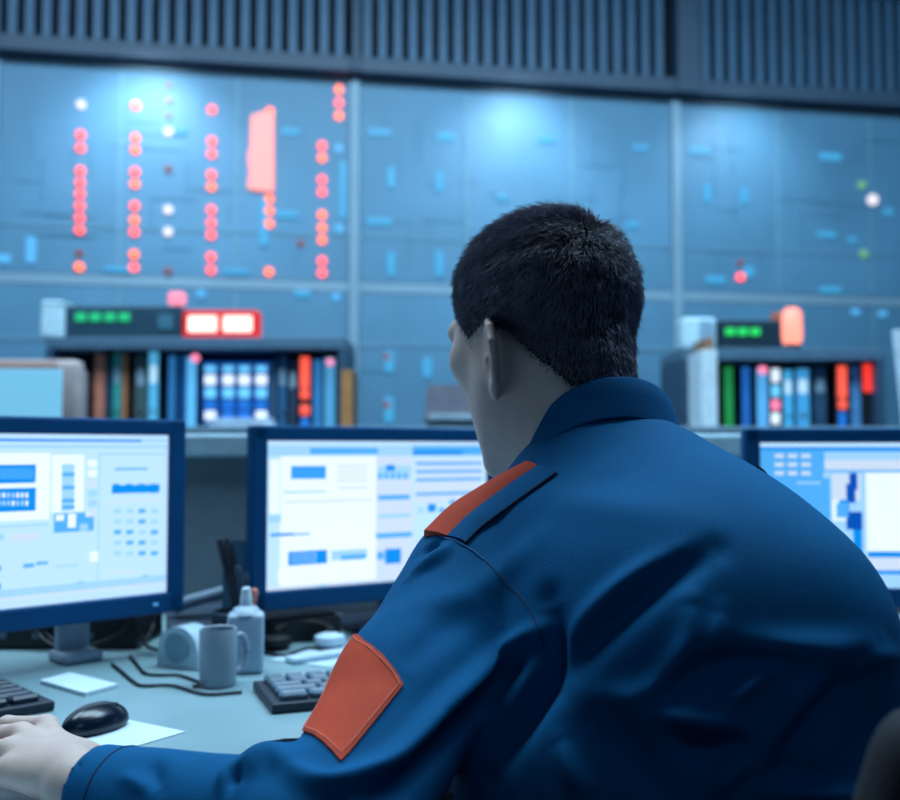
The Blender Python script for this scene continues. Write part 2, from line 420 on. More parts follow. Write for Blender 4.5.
book(278.5, 287, 356, (34, 92, 130), 'dark blue binder, second right of the glowing rack')
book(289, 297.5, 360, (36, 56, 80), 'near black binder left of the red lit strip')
book(313, 322.5, 360, (56, 140, 210), 'glowing blue binder right of the red lit strip', glow=.55, bands=False)
book(324.5, 335.5, 358, (90, 180, 235), 'glowing pale blue binder with a pink lamp at its top', glow=.65, bands=False)
zb_r = zbr
book(705, 717.5, 366, (58, 92, 118), 'slate blue binder, leftmost inside the right bookshelf', group=G2, zb=zb_r)
book(724, 733, 367, (40, 170, 90), 'bright glowing green binder on the right bookshelf', group=G2, zb=zb_r, glow=.5, bands=False)
book(741.5, 750, 367, (36, 116, 210), 'glowing royal blue binder right of the green one', group=G2, zb=zb_r, glow=.6, bands=False)
book(756.5, 767.5, 368, (90, 180, 245), 'glowing light blue binder with a pink lamp at its top on the right bookshelf', group=G2, zb=zb_r, glow=.8, bands=False)
book(783, 792.5, 370, (70, 180, 240), 'glowing cyan binder right of the white and pink lit column', group=G2, zb=zb_r, glow=.75)
book(796, 809, 369, (70, 170, 235), 'wide glowing cyan binder with a pale label', group=G2, zb=zb_r, glow=.7)
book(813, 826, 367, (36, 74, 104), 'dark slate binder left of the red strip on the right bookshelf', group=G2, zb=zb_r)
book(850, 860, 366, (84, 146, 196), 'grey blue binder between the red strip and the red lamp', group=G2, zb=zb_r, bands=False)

# lit equipment in the shelves
m_blk = mat('black_plastic', (16, 20, 28), .45, var=.15)
def strip(px0, px1, py0, py1, Y, zb, label, segs, name='indicator_strip', cat='indicator strip', body=m_blk, group=None, dy=.05):
    a = P(px0, py0, Y + dy); b = P(px1, py0, Y + dy); w = b.x - a.x; h = a.z - zb
    e = empty(name, ((a.x + b.x) / 2, Y + dy, zb), 0, label, cat, group)
    MB().box((0, .07, h / 2), (w, .14, h), bev=.002).build('housing', body, e)
    for (x0, x1, y0, y1, m, lb) in segs:
        p = P(x0, y0, Y + dy); q = P(x1, y1, Y + dy)
        MB().box(((p.x + q.x) / 2 - (a.x + b.x) / 2, -.003, (p.z + q.z) / 2 - zb), (q.x - p.x, .008, p.z - q.z), bev=.003).build('lamp_window', m, e, label=lb)
    return e
E_r2 = emit('strip_red', (255, 92, 72), 1.15); E_w2 = emit('strip_white', (225, 240, 255), 1.1); E_b2 = emit('strip_blue', (28, 120, 220), .8)
E_c2 = emit('strip_cyan', (110, 205, 255), 1.0); E_p2 = emit('strip_pink', (255, 130, 170), 1.2)
strip(299, 311, 356, 0, YL, zbl, 'black indicator strip lit red with a round red lamp below, left bookshelf', [(300.5, 309.5, 357, 388, E_r2, 'long red lit window'), (300.5, 309.5, 389.5, 399, E_r2, 'short red lit window'), (300.5, 309.5, 405, 415, E_r2, 'round red lamp'), (301, 309, 418, 429, E_b2, 'blue lit window')])
strip(835, 848, 364, 0, YL, zb_r, 'black indicator strip lit red above a round red lamp, right bookshelf', [(837, 846.5, 366, 398, E_r2, 'long red lit window'), (838, 846.5, 400, 409, E_r2, 'round red lamp'), (838, 846, 412, 428, E_b2, 'blue lit window')])
strip(861.5, 876, 363, 0, YL, zb_r, 'black unit with one rounded red and white lamp at the end of the right bookshelf', [(862.5, 873.5, 364.5, 392, emit('red_frame', (255, 60, 48), 1.0), 'red lamp surround')])
p = P(865, 367.5, YL + .05); q = P(871.5, 389, YL + .05)
strip(769, 781.5, 366, 0, YL, zb_r, 'lit column of white and pink squares on the right bookshelf', [(771, 779.5, 369, 382, E_w2, None), (771, 779.5, 385, 397, E_c2, None), (771, 779.5, 400, 410, E_p2, 'pink lit window'), (771, 779.5, 413, 424, E_w2, None)])
segs = []
for i, x in enumerate((205, 223, 239, 256)):
    pat = [(366, 372, E_c2), (375, 385, E_w2), (388, 398, E_c2), (401, 409, E_b2), (411, 420, E_w2 if i in (0, 3) else E_b2)]
    segs.append((x - 1.5, x + 12.5, 364, 364.8, E_b2, None))
    for y0, y1, m in pat: segs.append((x, x + 11, y0, y1, m, None))
strip(202, 269, 361.5, 0, YL, zbl, 'wide equipment rack glowing blue with columns of white squares, left bookshelf', segs, 'equipment_rack', 'equipment rack', emit('rack_blue', (8, 70, 150), .55))
# small round lamps clipped on the shelf fronts
def clip_lamp(px, py, Y, m, label, r=.014, group=None):
    c = P(px, py, Y)
    e = empty('clip_lamp', c, 0, label, 'lamp', group)
    MB().lathe([(0, .012), (r * .8, .008), (r, 0), (r, -.008)], (0, 0, 0), 20, Matrix.Rotation(PI / 2, 4, 'X')).build('lens', m, e, smooth=True)
    MB().box((0, .019, 0), (r * 1.1, .022, r * 1.1), bev=.002).build('housing', m_blk, e)
clip_lamp(195, 358, YL + .02, E_p2, 'small round pink lamp on the sky blue binder, left bookshelf')
clip_lamp(330, 362, YL + .02, E_p2, 'small round pink lamp on the pale blue binder, left bookshelf', .012)
clip_lamp(763, 370, YL + .02, E_p2, 'small round pink lamp on the light blue binder, right bookshelf')
# papers piled in front of the rack
for i, (px, py, w, a) in enumerate([(222, 428, .10, .3), (243, 427, .09, -.2), (262, 428, .10, .1)]):
    c = P(px, py, YL + .02)
    e = MB()
    for k in range(4): e.box((0, 0, .004 + k * .011), (w - .01 * k, .05, .010), a * (k - 1) * .3, bev=.002)
    o = e.build('paper_stack', mat('pale_paper', (190, 215, 235), .8)); o.location = (c.x, YL + .022, zbl)
    T(o, ['crumpled pale paper stack under the left of the glowing rack', 'crumpled pale paper stack under the middle of the glowing rack', 'crumpled pale paper stack under the right end of the glowing rack'][i], 'paper', 'paper stacks on the left bookshelf')

# tan binder beside the left shelf, pale roll beside the right
xb = P(347.5, 371, YL).x
e, w, h = book(341, 353, 370, (178, 120, 66), 'tan ochre binder standing at the right end of the left bookshelf', dy=-.26, bands=False)
# a low cabinet in front of the shelves carries it and the crt
m_cab = mat('cabinet_grey', (62, 84, 102), .6)
e = empty('low_cabinet', (-.2, 2.96, 0), 0, 'long low grey cabinet behind the desk partition', 'cabinet')
MB().box((0, 0, (zbl - .03) / 2), (4.6, .56, zbl - .03)).build('body', m_cab, e)
MB().box((0, 0, zbl - .015), (4.64, .60, .03), bev=.004).build('worktop', mat('cab_top', (110, 140, 160), .5), e)
e = empty('binder', (P(695, 400, YL).x, YL - .2, zbl), 0, 'white binder with a brown top at the left end of the right bookshelf', 'binder', G2)
MB().box((0, .1, .125), (.05, .18, .25), bev=.004).build('cover', mat('white_cover', (206, 220, 226), .6), e)
MB().box((.004, .1, .27), (.026, .16, .04), bev=.004).build('index_tab', mat('brown_cover', (150, 110, 84), .6), e)

# sign with two white halves
m_green = emit('seg_green', (40, 200, 130), .85)
def box_at(px0, px1, py0, py1, Y, depth):
    a = P(px0, py0, Y); b = P(px1, py1, Y)
    return (a.x + b.x) / 2, b.x - a.x, a.z, b.z
cx, w, z1, z0 = box_at(183, 257.5, 310, 336.5, YL + .03, .1)
e = empty('alarm_sign', (cx, YL + .03, ztl), 0, 'red framed alarm sign with two glowing white halves on the left bookshelf', 'sign')
MB().box((0, .04, (z1 - ztl) / 2), (w, .08, z1 - ztl), bev=.006).build('housing', emit('sign_red', (226, 28, 22), .85), e)
for k in (-1, 1): MB().box((k * w * .235, -.003, (z1 - ztl) / 2), (w * .39, .008, (z1 - ztl) * .58), bev=.004).build('lit_panel', emit('sign_white', (255, 236, 224), 1.5), e)
def digits(mb, x0, z0, n, w, h, gap):
    for k in range(n): mb.box((x0 + k * (w + gap), -.003, z0), (w, .006, h), bev=.001)
cx, w, z1, z0 = box_at(64, 182, 306, 329, YL + .05, .1)
e = empty('display_unit', (cx, YL + .05, ztl), 0, 'slim dark unit with four green digits on the left bookshelf', 'display unit', 'green digit units on the bookshelves')
MB().box((0, .1, (z1 - ztl) / 2), (w, .2, z1 - ztl), bev=.005).build('housing', mat('unit_dark', (30, 66, 84), .5), e)
d = MB(); digits(d, P(81, 316, YL + .05).x - cx, (z1 - ztl) * .66, 4, .035, .028, .014); d.build('digit_display', m_green, e, label='green digit display')
MB().box((w * .36, -.002, (z1 - ztl) * .5), (.05, .006, .05), bev=.002).build('button_panel', mat('unit_btn', (60, 110, 130), .5), e)
cx, w, z1, z0 = box_at(40, 63, 300, 329, YL + .03, .1)
e = empty('small_box', (cx, YL + .03, ztl), 0, 'small white box at the left end of the left bookshelf top', 'box', 'white boxes on the bookshelf tops')
MB().box((0, .05, (z1 - ztl) / 2), (w, .1, z1 - ztl), bev=.01).build('body', mat('white_plastic', (190, 220, 232), .5), e)
MB().box((0, .05, (z1 - ztl) * .9), (w + .002, .102, .006)).build('lid_seam', mat('grey_seam', (120, 150, 165), .6), e)
cx, w, z1, z0 = box_at(718, 782, 320, 341, YL + .05, .1)
e = empty('display_unit', (cx, YL + .05, ztr), 0, 'slim black unit with three green digits on the right bookshelf', 'display unit', 'green digit units on the bookshelves')
MB().box((0, .1, (z1 - ztr) / 2), (w, .2, z1 - ztr), bev=.005).build('housing', mat('unit_dark2', (14, 44, 60), .5), e)
d = MB(); digits(d, P(730, 330, YL + .05).x - cx, (z1 - ztr) * .6, 3, .032, .024, .010); d.build('digit_display', emit('seg_green2', (40, 215, 100), 1.0), e, label='green digit display')
cx, w, z1, z0 = box_at(682, 717, 317, 341, YL + .03, .1)
e = empty('small_box', (cx, YL + .03, ztr), 0, 'white box at the left end of the right bookshelf top', 'box', 'white boxes on the bookshelf tops')
MB().box((0, .06, (z1 - ztr) / 2), (w, .12, z1 - ztr), bev=.012).build('body', mat('white_plastic', (190, 220, 232), .5), e)
MB().box((w * .2, -.001, (z1 - ztr) / 2), (w * .4, .004, (z1 - ztr) * .8), bev=.001).build('front_plate', mat('grey_plate', (130, 165, 185), .6), e)
# warning beacon on right shelf
c = P(792, 333, YL + .12)
e = empty('warning_beacon', (c.x, YL + .12, ztr), 0, 'pinkish glowing warning beacon with a small lamp below, right bookshelf', 'beacon')
MB().cyl((0, 0, .012), .03, .024, bev=.003).build('base', m_blk, e)
z1 = P(792, 307, YL + .12).z - ztr
MB().lathe([(.0, z1), (.02, z1 - .004), (.033, z1 - .02), (.035, .05), (.028, .024)], n=24).build('dome', emit('beacon', (255, 150, 130), 1.5), e, smooth=True)
MB().box((-.045, .03, z1 * .55), (.03, .03, z1 * .7), bev=.004).build('bracket', emit('beacon_side_glow', (190, 120, 90), .35), e)  # bracket emits a faint glow of its own, though no lamp
# pink lamp above the left shelf unit
c = P(174, 297, YL + .12)
e = empty('warning_beacon', (c.x, YL + .16, ztl), 0, 'small pink beacon on a stem between the green digit unit and the alarm sign', 'beacon')
h1 = c.z - ztl
MB().cyl((0, 0, h1 / 2 - .01), .008, h1 - .02).build('stem', m_blk, e)
MB().box((0, 0, h1), (.055, .04, .046), bev=.008).build('dome', emit('lamp_pink2', (255, 140, 165), 1.2), e)

# CRT behind the partition
Yc = 2.75
e = empty('crt_monitor', (-1.24, Yc, zbl), math.radians(4), 'old beige tube monitor with a pale blue screen at the far left', 'monitor')
zc = P(60, 361, 2.7).z - zbl
m_beige = mat('beige_plastic', (172, 158, 158), .6)
W = .50
b = MB(); b.box((0, -.09, zc / 2), (W, .06, zc), bev=.02, seg=3)
b.build('front_bezel', m_beige, e, smooth=True)
bm = MB(); a_ = [(-W * .46, -.06), (W * .46, -.06), (W * .36, .20), (-W * .36, .20)]; bm.prism(a_, .01, zc * .93); bm.build('tube_housing', mat('beige_shade', (150, 128, 122), .65), e)
b = MB(); b.box((0, -.119, zc * .48), (W - .09, .012, zc * .74), bev=.005); b.build('screen', emit('crt_screen', (120, 196, 232), .85), e, label='pale blue lit screen')
b = MB(); b.box((0, -.12, zc * .92), (W - .12, .004, .016)); b.build('vent_strip', emit('vent_glow', (210, 190, 190), .35), e)  # strip brightened by a glow put into its material

# white tilted panel on the far right
c = P(893, 432, 2.9)
e = empty('white_board_panel', (c.x + .20, 2.86, zbl), 0, 'white panel standing at the right edge behind the desk', 'panel')
zz = P(890, 325, 2.9).z - zbl
b = MB(); M = Matrix.Rotation(math.radians(4), 4, 'Y'); b.box((0, 0, zz / 2), (.40, .02, zz - .004), rot=Matrix.Rotation(math.radians(-5), 4, 'Y'), bev=.003)
bmx = b.build('sheet', mat('white_sheet', (205, 222, 235), .7), e); 
MB().box((0, .05, .012), (.2, .1, .024), bev=.003).build('foot', m_blk, e)
# small grey printer seen left of the man's face
a = P(432, 385, 2.9); b_ = P(470, 427, 2.9)
e = empty('label_printer', ((a.x + b_.x) / 2 + .02, 2.95, zbl), 0, 'small brownish grey printer just left of the man\'s face', 'printer')
hz = a.z - zbl
b = MB(); b.prism([(-.10, -.08), (.10, -.08), (.10, .08), (-.10, .08)], .02, hz)
for v in b.bm.verts:
    if v.co.z > hz - .01: v.co.x *= .88; v.co.y *= .8
b.build('body', mat('printer_grey', (98, 98, 110), .6), e)
MB().box((0, -.095, .03), (.17, .05, .02), bev=.004).build('paper_tray', mat('tray', (140, 155, 168), .6), e)
MB().box((0, 0, .011), (.18, .14, .02)).build('foot', m_blk, e)

# ============================================================ PARTITION AND DESK
m_part = mat('partition_fabric', (118, 132, 146), .9, var=.08, scale=60, bump=.3, bscale=500)
YP = 2.0
zc1 = P(220, 434, YP - .02).z; zc0 = P(220, 457, YP - .02).z
e = empty('desk_partition', (0.1, YP, 0), 0, 'grey desk partition with a white top rail behind the monitors', 'partition')
MB().box((0, .02, zc0 / 2), (4.0, .04, zc0)).build('panel', m_part, e)
MB().box((0, .02, (zc0 + zc1) / 2), (4.02, .075, zc1 - zc0), bev=.006).build('top_rail', mat('rail_white', (176, 208, 226), .45), e)
for x in (-1.3, 0, 1.3): MB().box((x, -.001, zc0 / 2), (.012, .006, zc0)).build('joint_strip', mat('rail_grey', (90, 110, 124), .5), e)

m_desk = mat('desk_laminate', (132, 162, 170), .38, var=.05, scale=10, spec=.5)
m_edge = mat('desk_edge', (150, 160, 172), .5)
def dxy(px, py): p = D(px, py); return (p.x, p.y)
edge = [dxy(222, 770), dxy(238, 756), dxy(255, 745), dxy(275, 740), dxy(300, 738)]
x0 = edge[0][0]
edge = [(x0 - .005, .25), (x0 - .003, .8), (x0, .95)] + edge + [(edge[-1][0] + .12, edge[-1][1] + .0), (1.9, 1.16)]
edge = [(p.x, p.y) for p in spline([(a, b, 0) for a, b in edge[:-1]], 5)] + [edge[-1]]
pts = [(-1.9, .25)] + edge + [(1.9, 1.975), (-1.9, 1.975)]
e = empty('desk', (0, 0, 0), 0, 'grey green L-shaped desk with a curved inner edge', 'desk')
MB().prism(pts, .722, .75).build('worktop', m_desk, e)
MB().prism([(x * 1.0, y) for x, y in edge] + [(x, y + .004) for x, y in reversed(edge)], .690, .7485).build('edge_band', m_edge, e)
MB().box((-1.85, 1.1, .36), (.04, 1.6, .72)).build('side_panel', m_edge, e)
MB().box((1.85, 1.55, .36), (.04, .7, .72)).build('side_panel', m_edge, e)
MB().box((-.9, .30, .36), (1.2, .03, .72)).build('side_panel', m_edge, e)
ZD = .7505

# ------------------------------------------------------------ monitors
m_bez = mat('monitor_blue_black', (0, 74, 124), .5, var=.08, scale=6, spec=.2)
m_back = mat('monitor_back', (18, 40, 66), .5)
SCR = [emit('scr_base', (190, 226, 255), 1.0), emit('scr_white', (234, 245, 255), 1.02), emit('scr_pale', (160, 210, 250), 1.0), emit('scr_mid', (80, 172, 242), 1.0),
       emit('scr_blue', (0, 140, 232), 1.0), emit('scr_deep', (0, 84, 190), .9), emit('scr_pink', (232, 214, 245), 1.0), emit('scr_grey', (204, 220, 240), 1.0)]
MW, MH = .494, .303
def monitor(corner, yaw, z0, label, content, W=MW, H=MH, neck=m_edge, nx=None, blist=(.028, .025, .032), base=SCR[0]):
    """corner = front lower right or left corner (world xy) of left end; local x runs along the screen"""
    e = empty('monitor', (corner[0], corner[1], ZD), yaw, label, 'monitor', 'flat monitors on the desk')
    h0 = z0 - ZD; bs, bt, bb = blist
    bz = MB()
    bz.box((bs / 2, .014, h0 + H / 2), (bs, .028, H), bev=.004); bz.box((W - bs / 2, .014, h0 + H / 2), (bs, .028, H), bev=.004)
    bz.box((W / 2, .014, h0 + H - bt / 2), (W - .004, .028, bt), bev=.004); bz.box((W / 2, .014, h0 + bb / 2), (W - .004, .028, bb), bev=.004)
    bz.build('bezel', m_bez, e)
    b = MB(); b.box((W / 2, .034, h0 + H / 2), (W - .01, .02, H - .01), bev=.006); b.box((W / 2, .05, h0 + H / 2), (W * .6, .025, H * .6), bev=.01)
    b.build('back_shell', m_back, e)
    s = MB(); sw, sh = W - 2 * bs + .004, H - bt - bb + .004
    s.box((W / 2, .012, h0 + bb + (H - bt - bb) / 2), (sw, .008, sh))
    ox, oz = bs, h0 + bb; cw, ch = W - 2 * bs, H - bt - bb
    R = Matrix.Rotation(yaw, 3, 'Z').transposed(); O = Vector((corner[0], corner[1], 0)); nn = Matrix.Rotation(yaw, 3, 'Z') @ Vector((0, 1, 0))
    def scr(px, py):
        d = ray(px, py); o = Vector((0, 0, CAMZ)); t = (O - o).dot(nn) / d.dot(nn); q = o + d * t - O
        q = R @ q; return q.x, q.z - ZD
    for i, (x0, y0, x1, y1, k) in enumerate(content):
        ya, yb = (y0, y1)
        a = scr((x0 + x1) / 2, y0); b_ = scr((x0 + x1) / 2, y1); l = scr(x0, (y0 + y1) / 2)[0]; r = scr(x1, (y0 + y1) / 2)[0]
        l = max(l, ox + .0005); r = min(r, ox + cw - .0005); zt_ = min(a[1], oz + ch - .0005); zb_ = max(b_[1], oz + .0005)
        if r <= l or zt_ <= zb_: continue
        yy = .0078 - i * .000012
        s.quad((l, yy, zb_), (r, yy, zb_), (r, yy, zt_), (l, yy, zt_), k)
    me = bpy.data.meshes.new('screen'); s.bm.to_mesh(me); s.bm.free()
    so = link('screen', me, [base] + SCR[1:], e); so['label'] = 'bright pale blue screen showing windows and tables'
    nx = W / 2 if nx is None else nx
    MB().box((nx, .075, (h0 + H * .45) / 2 + .005), (.05, .022, h0 + H * .45), bev=.006).build('stand_neck', neck, e)
    MB().box((nx, .06, .008), ((.21 if nx != .345 else .065), (.17 if nx != .345 else .06), .015), bev=.006).build('stand_base', neck, e)
    MB().box((W - .05, -.0006, h0 + bb * .5), (.008, .002, .004)).build('power_light', emit('power_led', (90, 190, 255), .6), e)
    return e
def grid(x0, y0, x1, y1, nx, ny, k, fx=.7, fy=.6):
    out = []
    for i in range(nx):
        for j in range(ny):
            a = x0 + (x1 - x0) * i / nx; b = y0 + (y1 - y0) * j / ny
            kk = k if isinstance(k, int) else random.choice(k)
            out.append((a, b, a + (x1 - x0) / nx * fx, b + (y1 - y0) / ny * fy, kk))
    return out
def rows_(x0, x1, ys, h, k): return [(x0, y, x1, y + h, k) for y in ys]
cL = [(-200, 438, 172, 441, 2), (-200, 438.5, 144, 441, 4), (-200, 445, 175, 448, 2), (-60, 453, 52, 522, 1), (-60, 465, 38, 484, 4), (-60, 489, 38, 513, 4),
      (54, 455, 86, 512, 1), (64, 464, 76, 511, 2)] + grid(64, 466, 77, 512, 1, 7, (3, 2), 1, .6) + \
     grid(0, 468, 36, 482, 11, 1, 3, .6, .8) + grid(0, 493, 32, 509, 7, 2, (1, 2), .6, .6) + \
     [(56, 513, 96, 532, 3), (58, 515, 66, 521, 1), (70, 514, 78, 528, 1), (82, 524, 90, 531, 2), (0, 525, 50, 527, 2), (0, 534, 6, 541, 2), (10, 534, 40, 541, 7), (88, 512, 95, 517, 1),
      (100, 453, 168, 455, 2), (100, 455, 101.5, 585, 2), (117, 468, 150, 470, 3), (114, 485, 162, 493, 4)] + grid(115, 484, 165, 494, 4, 1, 4, .55, .9) + \
     grid(116, 509, 165, 562, 4, 5, (3, 2, 2), .6, .4) + grid(90, 460, 100, 520, 1, 6, (2, 1, 7), .9, .7) + \
     [(25, 564, 36, 568, 3), (38, 562, 50, 565, 3), (58, 565, 80, 567, 2), (24, 586, 78, 587.5, 3), (79, 582, 87, 590, 3), (92, 552, 100, 562, 1), (144, 576, 150, 579, 4), (0, 566, 3, 572, 3), (0, 584, 3, 590, 3),
      (-200, 592, 172, 600, 2), (-200, 600, 172, 603, 7), (104, 500, 166, 502, 7), (106, 572, 140, 574, 7)]
yl = math.radians(43.8)
# its far right front edge is at px 186 / Y 1.60
cr = P(186, 500, 1.60); cl = (cr.x - math.cos(yl) * MW, cr.y - math.sin(yl) * MW)
zmL = P(186, 611, 1.60).z
monitor(cl, yl, zmL, 'large monitor at the left edge turned toward the man', cL, neck=mat('stand_pale', (150, 172, 190), .5), nx=.345)
yq = math.radians(32.3); cm = P(252, 500, 1.63); zmM = P(252, 613, 1.63).z
cM = [(266, 446, 500, 456, 2), (312, 448, 380, 454, 3), (415, 446, 500, 455, 3), (415, 451, 465, 455, 4), (282, 456, 378, 584, 1), (272, 460, 281, 514, 1), (270, 515, 283, 523, 2),
      (293, 466, 328, 479, 3)] + grid(293, 466, 328, 479, 8, 1, 4, .5, 1) + rows_(339, 370, (465, 470, 475, 480, 487), 2, 7) + \
     [(285, 491, 328, 493, 2), (378, 456, 415, 585, 7), (380, 466, 413, 479, 2), (388, 465, 397, 471, 4)] + grid(380, 473, 412, 480, 5, 1, 3, .6, .9) + \
     [(380, 495, 412, 500, 3), (380, 514, 412, 518, 2), (377, 533, 414, 538, 3), (418, 459, 484, 500, 7)] + rows_(418, 484, (462, 470, 478, 492), 3, 3) + grid(420, 500, 462, 516, 4, 2, (2, 3, 7), .6, .6) + [(430, 504, 438, 512, 4)] + \
     [(272, 534, 312, 536, 3), (272, 533.5, 295, 536, 4), (283, 538, 378, 549, 1), (290, 551, 329, 565, 4)] + grid(294, 552, 320, 564, 8, 1, 2, .3, 1) + \
     [(333, 550, 369, 560, 2), (343, 555, 368, 560, 3), (387, 549, 403, 564, 4), (379, 552, 386, 560, 3), (280, 566, 378, 580, 1), (268, 583, 400, 596, 7), (320, 585, 328, 590, 2), (285, 500, 375, 502, 7), (268, 596, 420, 598, 3)]
monitor((cm.x, cm.y), yq, zmM, 'middle monitor partly hidden by the man\'s shoulder', cM, nx=.30, neck=mat('stand_dark', (26, 44, 62), .5))
yr = math.radians(-2); cr2 = P(745, 500, 1.71); zmR = P(745, 607, 1.71).z
cR = [(755, 447, 960, 593, 3), (755, 447, 960, 450, 4), (826, 452, 960, 456, 6), (826, 452, 960, 462, 2), (826, 460, 960, 470, 7), (826, 472, 960, 600, 2)] + grid(776, 454, 816, 480, 3, 3, 7, .7, .45) + \
     [(775, 478, 832, 540, 3), (798, 482, 822, 484, 2), (834, 474, 862, 500, 7), (834, 500, 848, 521, 1)] + \
     [(849 + i * 2, 474 + i * 6, 858 + i * 1.0, 481 + i * 6, 5) for i in range(0)] + \
     [(851, 473, 859, 490, 5), (848, 484, 857, 503, 5), (841, 500, 851, 512, 4), (848, 512, 864, 530, 5), (855, 530, 864, 555, 4), (838, 503, 850, 518, 3)] + \
     [(866, 478, 870, 560, 2), (868, 473, 960, 552, 1), (870, 552, 960, 558, 4), (866, 558, 960, 571, 7), (873, 571, 960, 575, 4), (873, 575, 960, 590, 2)]
monitor((cr2.x, cr2.y), yr, zmR, 'right hand monitor behind the man\'s right shoulder', cR)

# ------------------------------------------------------------ keyboards
m_key = mat('key_dark', (26, 46, 66), .42, var=.15); m_kb = mat('kb_body', (18, 34, 50), .5)
m_key2 = mat('key_glossy', (92, 118, 138), .25, var=.2)
def keyboard(loc, yaw, label, km, L=.44, Dp=.135):
    e = empty('keyboard', loc, yaw, label, 'keyboard')
    b = MB(); b.box((0, 0, .006), (L, Dp, .012), bev=.003, rot=0); 
    b.build('base', m_kb, e)
    rowsn = [(.052, 15), (.028, 15), (.004, 14), (-.02, 13), (-.044, 8)]
    k = MB()
    for (y, nn) in rowsn:
        ws = [1.0] * nn
        if nn == 8: ws = [1.3, 1.1, 1.2, 6.0, 1.2, 1.1, 1.1, 1.3]
        if nn == 14: ws[0] = 1.6; ws[-1] = 1.9
        if nn == 13: ws[0] = 2.1; ws[-1] = 2.4
        tot = sum(ws); x = -L / 2 + .012; sc = (L - .024) / tot
        for wq in ws:
            wv = wq * sc
            k.box((x + wv / 2, y, .0155), (wv - .003, .020, .010), bev=.003, seg=1); x += wv
    k.build('keys', km, e)
    return e
keyboard((-.690, 1.142, ZD), yl, 'dark keyboard at the left edge under the left monitor', m_key)
keyboard((-.034, 1.368, ZD), math.radians(21), 'dark keyboard with glossy keys in front of the middle monitor', m_key2)

# ------------------------------------------------------------ small desk items
def paper(pts, label, z=ZD, t=.0006, rgb=(205, 225, 238), name='paper_sheet', grp=None):
    o = MB().prism(pts, 0, t).build(name, mat('paper_white%d' % rgb[0], rgb, .8, var=.04, scale=15)); o.location = (0, 0, z)
    return T(o, label, 'paper', grp)
paper([(-.300, 1.152), (-.415, 1.222), (-.50, 1.10), (-.385, 1.03)], 'white sheet under the black mouse')
paper([D(40, 684)[:2], D(70, 676)[:2], D(118, 688)[:2], D(85, 697)[:2]], 'small white note pad lying between keyboard and monitor stand', t=.005, name='note_pad')
paper([(-.62, .99), (-.36, .915), (-.40, .70), (-.66, .775)], 'white sheet under the man\'s left hand at the bottom corner')
# mouse
e = empty('computer_mouse', (-.405, 1.16, ZD + .0006), math.radians(62), 'black computer mouse on the white sheet beside the hand', 'mouse')
def mouse_f(Pn):
    d = ell(Pn, (0, 0, .006), (.044, .026, .024)); d = smax(d, -(Pn[:, 2] - .001), .004)
    g = np.maximum(np.abs(Pn[:, 1]) - .0008, np.abs(Pn[:, 0] - .045) - .035); g = np.maximum(g, .014 - Pn[:, 2])
    return smax(d, -g, .001)
v, q = sparse_mesh('m', mouse_f, (-.07, -.045, -.005), (.07, .045, .045), .0012)
link('shell', raw_mesh('shell', v, q), mat('mouse_black', (10, 22, 38), .22, var=.1), e)
MB().cyl((.028, 0, .0185), .006, .005, rot=Matrix.Rotation(PI / 2, 4, 'X'), bev=.001).build('scroll_wheel', m_blk, e)
# mug
p = D(222, 683); 
e = empty('mug', (-.316, 1.378, ZD), math.radians(38), 'plain grey mug beside the white bottle', 'mug')
m_mug = mat('mug_grey', (148, 164, 180), .45, var=.05)
MB().lathe([(0, 0), (.0225, 0), (.0245, .003), (.0255, .074), (.0245, .077), (.0225, .076), (.0215, .008), (0, .006)], n=40).build('body', m_mug, e, smooth=True)
MB().tube(spline([(.022, 0, .062), (.034, 0, .064), (.041, 0, .052), (.041, 0, .032), (.034, 0, .018), (.023, 0, .016)], 6), .0042).build('handle', m_mug, e, smooth=True)
# bottle
e = empty('dispenser_bottle', (-.2955, 1.462, ZD), math.radians(10), 'white square shouldered bottle with a short nozzle behind the mug', 'bottle')
m_wb = mat('bottle_white', (168, 192, 212), .4, var=.04)
b = MB(); b.box((0, 0, .0425), (.052, .04, .085), bev=.007, seg=3)
b.build('body', m_wb, e, smooth=True)
MB().lathe([(.022, .083), (.016, .092), (.010, .094), (.009, .096)], n=28).build('shoulder', m_wb, e, smooth=True)
MB().lathe([(0.0085, .094), (.0085, .106), (.0075, .108), (.0065, .119), (.004, .121), (0, .121)], n=24).build('nozzle', mat('nozzle_white', (190, 212, 228), .4), e, smooth=True)
# pen holder and pens
hx, hy = -.335, 1.585
e = empty('pen_holder', (hx, hy, ZD), 0, 'low dark pen holder behind the bottle', 'pen holder')
MB().lathe([(0, 0), (.037, 0), (.038, .066), (.035, .068), (.034, .006), (0, .005)], n=32).build('cup', mat('holder_dark', (34, 54, 74), .5), e, smooth=True)
def pen(base, tip, r, m, label, cap=None):
    base = Vector(base); tip = Vector(tip); d = (tip - base); L = d.length
    o = empty('pen', base, 0, label, 'pen', 'pens in the dark holder'); o.rotation_mode = 'QUATERNION'; o.rotation_quaternion = Vector((0, 0, 1)).rotation_difference(d)
    MB().lathe([(0, 0), (.0012, .002), (r * .7, .012), (r, .02), (r, L * .62)], n=16).build('barrel', m, o, smooth=True)
    MB().lathe([(r * 1.12, L * .62), (r * 1.12, L - .002), (r * .8, L), (0, L)], n=16).build('cap', cap or m, o, smooth=True)
    MB().box((r * 1.3, 0, L * .82), (.0015, .003, L * .26), bev=.0005).build('clip', cap or m, o)
zb_ = ZD + .007
def pentop(px, py, Y): return P(px, py, Y)
m_pen = mat('pen_black', (14, 26, 40), .35)
pen((hx + .015, hy + .002, zb_), pentop(219, 539, 1.575), .0048, m_pen, 'long black pen leaning furthest left in the holder')
